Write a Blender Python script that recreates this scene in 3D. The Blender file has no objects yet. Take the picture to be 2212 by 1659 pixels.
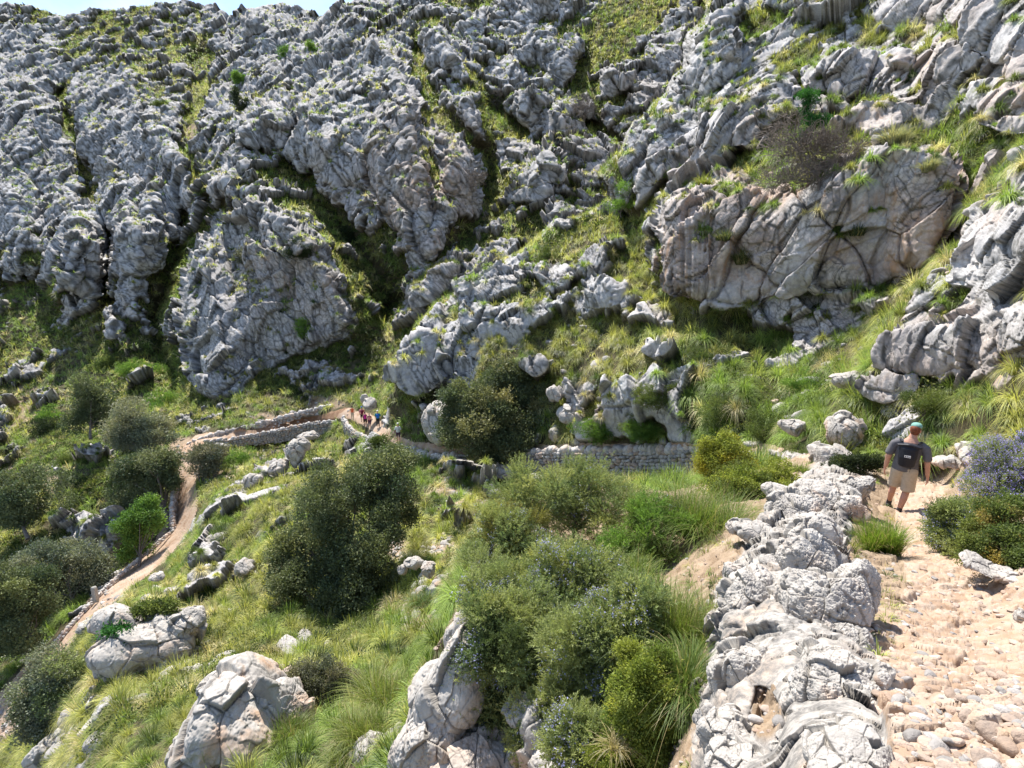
import bpy, math, random, time
import numpy as np
T0 = time.time()
S = bpy.context.scene
COL = S.collection
R = math.radians
f32 = np.float32
rs = np.random.RandomState(7)

# ---------------------------------------------------------------- camera
HFOV = 85.0
F = 512 / math.tan(R(HFOV / 2))            # focal length in units of 1/1024 of the frame width
PITCH = R(13.0)
cam = bpy.data.objects.new('camera', bpy.data.cameras.new('camera'))
COL.objects.link(cam)
cam.location = (0, 0, 0)
cam.rotation_euler = (R(90) - PITCH, 0, 0)
cam.data.angle = R(HFOV)
cam.data.clip_start = 0.05
cam.data.clip_end = 3000
S.camera = cam

# ---------------------------------------------------------------- sun and sky
SUN_EL, SUN_AZ = 58.0, -25.0
w = bpy.data.worlds.new('World'); S.world = w; w.use_nodes = True
nt = w.node_tree; nt.nodes.clear()
sky = nt.nodes.new('ShaderNodeTexSky'); sky.sky_type = 'NISHITA'; sky.sun_disc = False
sky.sun_elevation = R(SUN_EL); sky.sun_rotation = R(SUN_AZ); sky.air_density = 1.0; sky.ozone_density = 2.0; sky.dust_density = 0.4
bg = nt.nodes.new('ShaderNodeBackground'); bg.inputs[1].default_value = 0.115
wo = nt.nodes.new('ShaderNodeOutputWorld')
tc = nt.nodes.new('ShaderNodeTexCoord'); cn = nt.nodes.new('ShaderNodeTexNoise')
cn.inputs['Scale'].default_value = 3.2; cn.inputs['Detail'].default_value = 7; cn.inputs['Roughness'].default_value = 0.55
cn.inputs['Distortion'].default_value = 0.4
mp = nt.nodes.new('ShaderNodeMapping'); mp.inputs['Scale'].default_value = (1, 1, 2.2); mp.inputs['Location'].default_value = (0.35, 0.1, 0.2)
cr = nt.nodes.new('ShaderNodeValToRGB'); cr.color_ramp.elements[0].position = 0.50; cr.color_ramp.elements[1].position = 0.74
mx = nt.nodes.new('ShaderNodeMixRGB'); mx.inputs[2].default_value = (4.6, 5.0, 5.6, 1)
nt.links.new(tc.outputs['Generated'], mp.inputs[0]); nt.links.new(mp.outputs[0], cn.inputs['Vector'])
nt.links.new(cn.outputs['Fac'], cr.inputs[0]); nt.links.new(cr.outputs[0], mx.inputs[0])
nt.links.new(sky.outputs[0], mx.inputs[1]); nt.links.new(mx.outputs[0], bg.inputs[0]); nt.links.new(bg.outputs[0], wo.inputs[0])

sun = bpy.data.objects.new('sun', bpy.data.lights.new('sun', 'SUN')); COL.objects.link(sun)
sun.data.energy = 4.5; sun.data.angle = R(0.53); sun.data.color = (1.0, 0.95, 0.87)
SUNV = np.array([math.sin(R(SUN_AZ)) * math.cos(R(SUN_EL)), math.cos(R(SUN_AZ)) * math.cos(R(SUN_EL)), math.sin(R(SUN_EL))])
from mathutils import Vector, Matrix
sun.rotation_euler = Vector(SUNV).to_track_quat('Z', 'Y').to_euler()
S.view_settings.view_transform = 'Standard'
S.view_settings.look = 'None'
S.view_settings.exposure = 1.1
S.view_settings.gamma = 1.0
S.cycles.max_bounces = 6; S.cycles.transparent_max_bounces = 4
S.cycles.use_denoising = True

# ---------------------------------------------------------------- pixel -> point helpers
K = 1024 / 2212.0                          # control coordinates were read off a 2212 px wide view
CP, SP = math.cos(PITCH), math.sin(PITCH)
def ray(px, py):
    """direction with unit forward depth for a point (px,py) of the 2212 px wide view"""
    px = np.asarray(px, float) * K; py = np.asarray(py, float) * K
    x = (px - 512) / F; u = (384 - py) / F
    return np.stack([x, CP + u * SP, u * CP - SP], -1)
def at(px, py, d):
    return ray(px, py) * np.asarray(d, float)[..., None]

# ---------------------------------------------------------------- noise
def _hash(ix, iy, iz, seed):
    h = (ix.astype(np.uint32) * np.uint32(374761393) + iy.astype(np.uint32) * np.uint32(668265263)
         + iz.astype(np.uint32) * np.uint32(2147483647 ^ 0x5bd1e995) + np.uint32((seed * 974634777) & 0xffffffff))
    h = (h ^ (h >> np.uint32(13))) * np.uint32(1274126177)
    h = (h ^ (h >> np.uint32(16))) * np.uint32(2246822519)
    return h ^ (h >> np.uint32(15))
def h01(ix, iy, iz, seed):
    return (_hash(ix, iy, iz, seed) >> np.uint32(8)).astype(f32) * f32(1 / 16777216.0)
np.seterr(over='ignore')
def vnoise(P, scale, seed=0):
    """value noise in 0..1, P (N,3)"""
    q = P.astype(f32) / f32(scale)
    i = np.floor(q); fr = q - i; i = i.astype(np.int32)
    fr = fr * fr * (3 - 2 * fr)
    out = 0
    for dx in (0, 1):
        wx = fr[:, 0] if dx else 1 - fr[:, 0]
        for dy in (0, 1):
            wy = wx * (fr[:, 1] if dy else 1 - fr[:, 1])
            for dz in (0, 1):
                wz = wy * (fr[:, 2] if dz else 1 - fr[:, 2])
                out = out + wz * h01(i[:, 0] + dx, i[:, 1] + dy, i[:, 2] + dz, seed)
    return out
def fbm(P, scale, octv=4, seed=0, rough=0.5):
    s = 0; a = 1.0; t = 0
    for k in range(octv):
        s = s + a * vnoise(P, scale / 2.03 ** k, seed + 17 * k); t += a; a *= rough
    return s / t
def voronoi(P, scale, seed=0, jit=0.9, facet=False):
    """F1, F2, cell random value"""
    q = P.astype(f32) / f32(scale)
    i = np.floor(q).astype(np.int32); fr = (q - i).astype(f32)
    n = len(q); F1 = np.full(n, 9, f32); F2 = np.full(n, 9, f32); cid = np.zeros(n, f32); fac = np.zeros(n, f32)
    for dx in (-1, 0, 1):
        for dy in (-1, 0, 1):
            for dz in (-1, 0, 1):
                a = i[:, 0] + dx; b = i[:, 1] + dy; c = i[:, 2] + dz
                h = _hash(a, b, c, seed)
                hx = (h & np.uint32(1023)).astype(f32) / 1023; hy = ((h >> np.uint32(10)) & np.uint32(1023)).astype(f32) / 1023
                hz = ((h >> np.uint32(20)) & np.uint32(1023)).astype(f32) / 1023
                ex = dx + .5 + jit * (hx - .5) - fr[:, 0]; ey = dy + .5 + jit * (hy - .5) - fr[:, 1]; ez = dz + .5 + jit * (hz - .5) - fr[:, 2]
                d = ex * ex + ey * ey + ez * ez
                m = d < F1
                F2 = np.where(m, F1, np.minimum(F2, d))
                cid = np.where(m, (hx * 7.13 + hy * 3.7 + hz * 5.1) % 1.0, cid)
                fac = np.where(m, ex * (hy * 2 - 1) + ey * (hz * 2 - 1) + ez * (hx * 2 - 1), fac)
                F1 = np.where(m, d, F1)
    return (np.sqrt(F1), np.sqrt(F2), cid, fac) if facet else (np.sqrt(F1), np.sqrt(F2), cid)
def sstep(a, b, x):
    t = np.clip((x - a) / (b - a), 0, 1); return t * t * (3 - 2 * t)

# ---------------------------------------------------------------- object helpers
def make_mesh(name, co, faces_flat, counts, smooth=True, col=None, attr='Col'):
    me = bpy.data.meshes.new(name)
    co = np.asarray(co, f32); n = len(co)
    faces_flat = np.asarray(faces_flat, np.int32); counts = np.asarray(counts, np.int32)
    me.vertices.add(n); me.vertices.foreach_set('co', co.ravel())
    me.loops.add(len(faces_flat)); me.loops.foreach_set('vertex_index', faces_flat)
    me.polygons.add(len(counts))
    st = np.concatenate([[0], np.cumsum(counts)[:-1]]).astype(np.int32)
    me.polygons.foreach_set('loop_start', st)
    me.polygons.foreach_set('use_smooth', np.full(len(counts), smooth, bool))
    if col is not None:
        a = me.color_attributes.new(attr, 'FLOAT_COLOR', 'POINT')
        c = np.ones((n, 4), f32); c[:, :col.shape[1]] = col
        a.data.foreach_set('color', c.ravel())
    me.update(calc_edges=True); me.validate()
    return me
def obj(name, me, mat=None, parent=None, loc=None, kind=None, label=None, cat=None, group=None):
    o = bpy.data.objects.new(name, me); COL.objects.link(o)
    if mat is not None and me is not None and not me.materials: me.materials.append(mat)
    if parent is not None: o.parent = parent
    if loc is not None: o.location = tuple(float(v) for v in loc)
    tag(o, kind, label, cat, group)
    return o
def tag(o, kind=None, label=None, cat=None, group=None):
    if kind: o['kind'] = kind
    if label: o['label'] = label
    if cat: o['category'] = cat
    if group: o['group'] = group
    return o
def empty(name, loc, label, cat, group=None, rz=0.0):
    o = bpy.data.objects.new(name, None); COL.objects.link(o)
    o.location = tuple(float(v) for v in loc); o.rotation_euler = (0, 0, rz)
    o.empty_display_size = 0.1
    return tag(o, None, label, cat, group)
class Acc:
    """collects geometry for ONE mesh"""
    def __init__(s): s.v = []; s.f = []; s.c = []; s.col = []; s.n = 0
    def add(s, v, f, k, col=None):
        """v (n,3), f (m,k) indices"""
        v = np.asarray(v, f32).reshape(-1, 3); f = np.asarray(f, np.int64).reshape(-1, k)
        s.v.append(v); s.f.append((f + s.n).ravel()); s.c.append(np.full(len(f), k)); s.n += len(v)
        if col is None: col = np.zeros((len(v), 3), f32)
        col = np.asarray(col, f32)
        if col.ndim == 1: col = np.tile(col, (len(v), 1))
        s.col.append(col)
    def mesh(s, name, smooth=True):
        return make_mesh(name, np.concatenate(s.v), np.concatenate(s.f), np.concatenate(s.c), smooth, np.concatenate(s.col))

# ---------------------------------------------------------------- materials
class M:
    def __init__(s, name, rough=0.9):
        s.m = bpy.data.materials.new(name); s.m.use_nodes = True; s.t = s.m.node_tree; s.t.nodes.clear()
        s.out = s.t.nodes.new('ShaderNodeOutputMaterial')
    def n(s, typ, **kw):
        nd = s.t.nodes.new(typ)
        for k, v in kw.items():
            if k.startswith('i_'): nd.inputs[k[2:].replace('_', ' ')].default_value = v
            else: setattr(nd, k, v)
        return nd
    def l(s, a, b): s.t.links.new(a, b)
    def noise(s, scale, detail=4, rough=0.55, vec=None, dist=0.0):
        nd = s.n('ShaderNodeTexNoise'); nd.inputs['Scale'].default_value = scale; nd.inputs['Detail'].default_value = detail
        nd.inputs['Roughness'].default_value = rough; nd.inputs['Distortion'].default_value = dist
        s.l(vec if vec is not None else s.coord(), nd.inputs['Vector']); return nd.outputs['Fac']
    def coord(s):
        if not hasattr(s, '_tc'): s._tc = s.n('ShaderNodeTexCoord').outputs['Object']
        return s._tc
    def ramp(s, fac, stops):
        nd = s.n('ShaderNodeValToRGB'); e = nd.color_ramp.elements
        while len(e) < len(stops): e.new(0.5)
        for k, (p, c) in enumerate(stops):
            e[k].position = p; e[k].color = (c, c, c, 1) if not hasattr(c, '__len__') else (*c, 1)
        s.l(fac, nd.inputs[0]); return nd.outputs[0]
    def mix(s, fac, a, b, typ='MIX'):
        nd = s.n('ShaderNodeMixRGB', blend_type=typ)
        for i, v in ((0, fac), (1, a), (2, b)):
            if hasattr(v, 'is_output') or hasattr(v, 'links'): s.l(v, nd.inputs[i])
            elif hasattr(v, '__len__'): nd.inputs[i].default_value = (*v, 1)
            else: nd.inputs[i].default_value = v if i == 0 else (v, v, v, 1)
        return nd.outputs[0]
    def math(s, op, a, b=0.0):
        nd = s.n('ShaderNodeMath', operation=op)
        for i, v in ((0, a), (1, b)):
            if hasattr(v, 'links'): s.l(v, nd.inputs[i])
            else: nd.inputs[i].default_value = v
        return nd.outputs[0]
    def attr(s, name='Col'):
        return s.n('ShaderNodeAttribute', attribute_name=name).outputs['Color']
    def sep(s, c):
        nd = s.n('ShaderNodeSeparateColor'); s.l(c, nd.inputs[0]); return nd.outputs
    def bump(s, h, strength, dist, prev=None):
        nd = s.n('ShaderNodeBump'); nd.inputs['Distance'].default_value = dist
        if hasattr(strength, 'links'): s.l(strength, nd.inputs['Strength'])
        else: nd.inputs['Strength'].default_value = strength
        s.l(h, nd.inputs['Height'])
        if prev is not None: s.l(prev, nd.inputs['Normal'])
        return nd.outputs[0]
    def pbr(s, col, rough=0.9, normal=None, spec=0.3):
        b = s.n('ShaderNodeBsdfPrincipled')
        if hasattr(col, 'links'): s.l(col, b.inputs['Base Color'])
        else: b.inputs['Base Color'].default_value = (*col, 1)
        b.inputs['Roughness'].default_value = rough; b.inputs['Specular IOR Level'].default_value = spec
        if normal is not None: s.l(normal, b.inputs['Normal'])
        s.l(b.outputs[0], s.out.inputs[0]); return b
def leaf_mat(name, trans=0.35, rough=0.5, spec=0.35, var=0.25, tint=1.15):
    m = M(name); c = m.attr()
    n = m.noise(9.0, 2)
    c2 = m.mix(1.0, c, m.ramp(n, [(0.3, 1 - var), (0.7, 1 + var)]), 'MULTIPLY')
    b = m.pbr(c2, rough, spec=spec)
    t = m.n('ShaderNodeBsdfTranslucent'); m.l(m.mix(1.0, c2, (tint * 1.1, tint * 1.15, tint * 0.7), 'MULTIPLY'), t.inputs[0])
    ms = m.n('ShaderNodeMixShader'); ms.inputs[0].default_value = trans
    m.l(b.outputs[0], ms.inputs[1]); m.l(t.outputs[0], ms.inputs[2]); m.l(ms.outputs[0], m.out.inputs[0])
    return m.m
# ================================================================ TERRAIN
# Real surfaces at real distances: each layer is a smooth depth field through surveyed points (x, y of the 2212 px view, metres);
# the layers are stacked as one continuous relief, then cracked and weathered in world space.
LA = [  # far mountain, valley, lower-left slope
(0,20,250),(200,30,235),(430,15,225),(700,35,195),(900,0,170),(1100,0,155),(1400,0,135),(1600,0,120),(2200,0,110),(0,-200,300),(1100,-200,200),(2200,-200,140),
(0,216,190),(216,216,178),(432,216,160),(648,216,140),(864,216,122),(1080,216,116),(1300,216,110),(1500,216,100),
(0,432,148),(216,432,137),(432,432,120),(650,432,105),(864,432,98),(1080,432,94),(1230,432,88),(1400,432,85),
(0,648,124),(216,648,115),(432,648,103),(620,648,94),(777,648,88),(930,648,80),(1080,600,78),(1200,560,80),
(0,864,100),(216,864,93),(432,864,83),(648,864,77),(800,864,71),(860,860,66),
(0,960,84),(216,960,78),(430,950,67),(520,940,68),(600,925,70),(700,905,71),(750,890,69),(790,905,63),(840,930,54),
(0,1100,66),(120,1100,62),(200,1000,68),(300,1100,58),(400,1000,62),(395,1050,59),(400,1100,56),(385,1140,54),(330,1200,51),(270,1250,48),(200,1310,44),(130,1390,41),(60,1470,39),(20,1540,37),
(100,1250,52),(0,1300,53),(0,1450,43),(0,1659,32),(-200,1500,42),(-200,1100,64),(-200,700,124),
(600,958,71),(520,965,68.5),(690,945,72),(765,950,64),(500,1050,53),(600,1015,56),(700,1000,54),(600,1100,38),(450,1150,40),(500,1200,35),(600,1250,28),(400,1270,33),(500,1320,26),(300,1330,27),(420,1420,21),
(600,1400,19),(720,1200,30),(700,1050,44),(760,1340,23),(700,1450,16),(300,1440,22),(200,1450,26),(150,1480,28),(100,1600,25),(250,1600,14),(220,1520,18),(400,1600,11.5),(600,1500,13),(700,1520,11.5),(800,1500,11),(850,1430,12.5),(800,1600,7.5),(650,1620,8.5),(400,1750,8),(800,1750,6),(100,1800,16),
(880,1000,47),(960,1000,44),(1080,1030,42.5),(1180,1048,39.4),(1300,1042,36.2),(1400,1035,33),(1500,1020,29),(1000,1100,34),(900,1150,30),(950,1200,26),(900,1330,19),(850,1400,15),(1050,1250,18),(1200,1200,18),(1300,1300,12),(1500,1100,20),(1700,1100,13),
]
LD = [  # knoll and slope above the walled path
(833,850,54),(870,700,58),(900,750,54),(1000,700,50),(1000,620,56),(1100,600,54),(1100,560,60),(1200,500,60),(1300,440,62),(1400,420,60),(1000,850,48),(930,920,49),(1100,800,43),(1200,700,45),(1300,600,47),(1350,540,46),
(1400,650,38),(1200,850,40.5),(1300,800,36.5),(1300,900,34.5),(1400,800,32.5),(1450,700,34),(1200,940,38.3),(1060,945,43),(960,960,45.5),(880,955,48.5),(840,925,55),
(1480,640,34),(1560,660,33),(1700,655,30),(1600,720,31.6),(1700,740,29.6),(1700,800,27),(1600,850,24.5),(1500,900,27),(1500,958,27.6),(1350,962,33),(1200,966,38),(1650,950,22.5),(1650,970,22),(1800,700,27),(1750,900,20),(1900,680,24.5),(1800,950,17.5),(2000,700,21),(1850,1000,14.5),(2100,700,20),
(1530,1000,24),(1400,1000,31),(1200,1000,37.5),(1000,1000,44.5),(900,1000,47.5),
]
LB = [  # big cliff spur on the right
(1330,400,52),(1380,500,46),(1450,600,38),(1480,140,60),(1580,0,64),(1560,655,33.2),(1700,645,30.2),(1620,560,32.2),(1700,450,30),(1600,480,32.3),(1750,280,36),(1750,340,31.2),(1850,330,29),(1800,250,39),(1800,150,42),(1800,0,52),(1900,620,27),(1900,450,26.6),(1950,300,29.5),(2000,250,32),(2000,100,36),(2000,0,42),(2060,500,24.5),(2000,600,24),(2100,200,28),(2100,0,34),
(2212,250,24),(2212,0,29),(1550,430,40),(1450,400,46),(1560,230,50),(1700,180,45),(1330,300,56),(1400,200,60),(1480,500,38),(2100,350,25),(2400,0,24),(2400,300,20),(1600,-200,80),(2200,-200,38),
]
LC = [  # broken ledges at the right edge
(2150,450,17.5),(2212,400,15.5),(2212,330,16.5),(2060,560,18.5),(1950,680,19.5),(2212,600,13),(2212,800,11.3),(2100,650,16),(2000,780,16),(1880,760,18.5),(1870,850,17.3),(1990,860,15),(2212,930,10.6),(2050,900,13.5),(1900,930,15.8),(1780,960,17.5),(1720,985,17.5),(2000,960,13.5),(2100,980,12),(1850,1000,15),(1990,1010,13),(2400,500,11),(2400,900,9),(2400,300,14),
]
LN = [  # near path, its rock edge and the shelf with the bushes
(1000,1659,6.4),(950,1480,8.0),(1020,1290,8.2),(1100,1150,10.5),(1200,1080,12.5),(1330,1060,13),(1450,1080,12.5),(1450,1180,9.6),(1560,1100,10.2),(1700,1010,14.5),(1600,1040,13),(1500,1280,6.6),(1500,1500,4.3),(1500,1659,3.3),(1600,1659,2.5),(1700,1659,2.2),(1700,1400,3.6),(1700,1220,5.9),
(1750,1659,1.95),(2000,1659,1.82),(2212,1659,1.8),(2000,1500,2.75),(2212,1500,2.7),(1950,1400,4.0),(2100,1400,4.2),(2212,1400,4.0),(2000,1250,6.0),(2100,1250,6.0),(2212,1270,5.3),(1935,1112,10.6),(2000,1090,11.0),(2040,1050,12.5),(1980,1040,13.2),
(1800,1110,9.0),(1800,1040,11.5),(1740,1000,14.8),(2100,1000,11.6),(2212,1000,9.8),(2212,1150,6.8),(2100,1120,8.8),(1000,1900,3.2),(1500,1900,2.0),(2212,1900,1.15),(1800,1900,1.2),(2400,1400,3.6),(2400,1000,8),
(1250,1250,9.2),(1250,1450,7.4),(1250,1600,6.3),(1100,1400,8.6),(1400,1500,5.4),(1400,1650,4.6),
]
PD = [(1340,420),(1290,450),(1200,490),(1100,562),(1010,615),(965,650),(925,690),(885,735),(862,790),(845,850),(838,900),(845,935),(870,965),(900,985),(960,988),(1060,985),(1180,985),(1350,985),(1535,972),(1600,1010),(1900,1100),(2400,1100),(2400,500),(1600,300)]
PB = [(1560,-260),(1535,30),(1500,70),(1480,140),(1440,215),(1380,270),(1330,330),(1310,370),(1316,425),(1362,470),(1380,550),(1440,610),(1480,645),(1560,672),(1660,650),(1780,625),(1900,665),(2000,600),(2080,580),(2200,470),(2500,400),(2500,-260)]
PC = [(2500,230),(2212,325),(2165,400),(2110,455),(2080,545),(1990,605),(1945,670),(1900,735),(1880,790),(1850,840),(1790,880),(1760,930),(1700,965),(1660,985),(1700,1015),(1950,1040),(2500,1050)]
PN = [(820,1950),(870,1659),(895,1560),(915,1470),(935,1400),(975,1340),(1000,1280),(1035,1190),(1090,1120),(1160,1075),(1300,1050),(1450,1060),(1540,1040),(1600,1020),(1680,1000),(1740,985),(1850,1000),(1930,1010),(2000,1005),(2100,975),(2212,955),(2500,930),(2500,1950)]

def rbf(pts):
    P = np.array(pts, float); X = P[:, :2] / 500.0; y = np.log(P[:, 2]); n = len(P)
    def ker(r2): return np.where(r2 > 0, 0.5 * r2 * np.log(np.maximum(r2, 1e-12)), 0)
    A = np.zeros((n + 3, n + 3)); d = ((X[:, None] - X[None]) ** 2).sum(-1)
    A[:n, :n] = ker(d) + np.eye(n) * 0.002; A[:n, n] = 1; A[:n, n + 1:] = X; A[n, :n] = 1; A[n + 1:, :n] = X.T
    sol = np.linalg.solve(A, np.concatenate([y, [0, 0, 0]]))
    lo, hi = y.min() - 0.2, y.max() + 0.15
    def ev(x, yv):
        q = np.stack([x, yv], -1) / 500.0
        o = np.zeros(len(q))
        for k in range(0, len(q), 20000):
            qq = q[k:k + 20000]
            dd = ((qq[:, None] - X[None]) ** 2).sum(-1)
            o[k:k + 20000] = ker(dd) @ sol[:n] + sol[n] + qq @ sol[n + 1:]
        return np.clip(o, lo, hi)
    return ev
# low resolution lattice (2212-space), step 14
X0, X1, Y0, Y1, ST = -330.0, 2545.0, -260.0, 1860.0, 12.0
lx = np.arange(X0, X1 + ST, ST); ly = np.arange(Y0, Y1 + ST, ST)
LXg, LYg = np.meshgrid(lx, ly); LXf, LYf = LXg.ravel(), LYg.ravel()
def lat(fn): return fn(LXf, LYf).reshape(LXg.shape).astype(f32)
def samp(L, x, y):
    u = np.clip((x - X0) / ST, 0, len(lx) - 1.001); v = np.clip((y - Y0) / ST, 0, len(ly) - 1.001)
    i = u.astype(np.int32); j = v.astype(np.int32); fu = (u - i).astype(f32); fv = (v - j).astype(f32)
    return (L[j, i] * (1 - fu) + L[j, i + 1] * fu) * (1 - fv) + (L[j + 1, i] * (1 - fu) + L[j + 1, i + 1] * fu) * fv
def sdf(poly, x, y):
    """positive inside"""
    P = np.array(poly, float); x = np.asarray(x, float); y = np.asarray(y, float)
    d = np.full(x.shape, 1e18); ins = np.zeros(x.shape, bool)
    for k in range(len(P)):
        ax, ay = P[k]; bx, by = P[(k + 1) % len(P)]
        ex, ey = bx - ax, by - ay; wx, wy = x - ax, y - ay
        t = np.clip((wx * ex + wy * ey) / (ex * ex + ey * ey + 1e-9), 0, 1)
        d = np.minimum(d, (wx - ex * t) ** 2 + (wy - ey * t) ** 2)
        c = ((ay <= y) & (by > y)) | ((by <= y) & (ay > y))
        ins ^= c & (x < ax + (y - ay) * ex / (ey if abs(ey) > 1e-9 else 1e-9))
    d = np.sqrt(d); return np.where(ins, d, -d)
def polydist(pts, x, y):
    d = np.full(x.shape, 1e18); wv = np.zeros(x.shape)
    for k in range(len(pts) - 1):
        ax, ay, aw = pts[k]; bx, by, bw = pts[k + 1]
        ex, ey = bx - ax, by - ay
        t = np.clip(((x - ax) * ex + (y - ay) * ey) / (ex * ex + ey * ey), 0, 1)
        dd = np.hypot(x - ax - ex * t, y - ay - ey * t); ww = aw + (bw - aw) * t
        m = (dd - ww) < d; d = np.where(m, dd - ww, d)
    return -d          # positive inside the ribbon

# ---- full resolution sheet
NX, NY = 1210, 905
gx = np.linspace(-300, 2512, NX)
SKY = np.array([(-400,40),(0,14),(45,8),(90,22),(140,38),(190,26),(260,22),(330,12),(380,8),(430,10),(470,18),(505,38),(530,18),(560,17),(590,12),(640,18),(665,22),(700,36),(715,22),(738,6),(760,8),(800,-30),(900,-120),(2600,-240)], float)
ysky = np.interp(gx, SKY[:, 0], SKY[:, 1])
vv = np.linspace(0, 1, NY)
GX = np.tile(gx, (NY, 1)); GY = ysky[None] + vv[:, None] * (1840 - ysky[None])
gxf, gyf = GX.ravel(), GY.ravel()
Q2 = np.stack([gxf, gyf, np.zeros_like(gxf)], -1)
w1 = (fbm(Q2, 46, 4, 3) - .5) * 46; w2 = (fbm(Q2, 46, 4, 9) - .5) * 46
fA, fB_, fC, fD, fN = (lat(rbf(p)) for p in (LA, LB, LC, LD, LN))
sB, sC, sD, sN = (lat(lambda x, y, p=p: sdf(p, x, y)) for p in (PB, PC, PD, PN))
import builtins
def over(base, lay, s, amp, wid):
    t = sstep(-wid, wid, samp(s, gxf + w1 * amp, gyf + w2 * amp)); return base * (1 - t) + samp(lay, gxf, gyf) * t
L = samp(fA, gxf, gyf)
L = over(L, fD, sD, .55, 7); L = over(L, fB_, sB, .7, 8); L = over(L, fC, sC, .5, 9); L = over(L, fN, sN, .35, 10)

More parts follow.
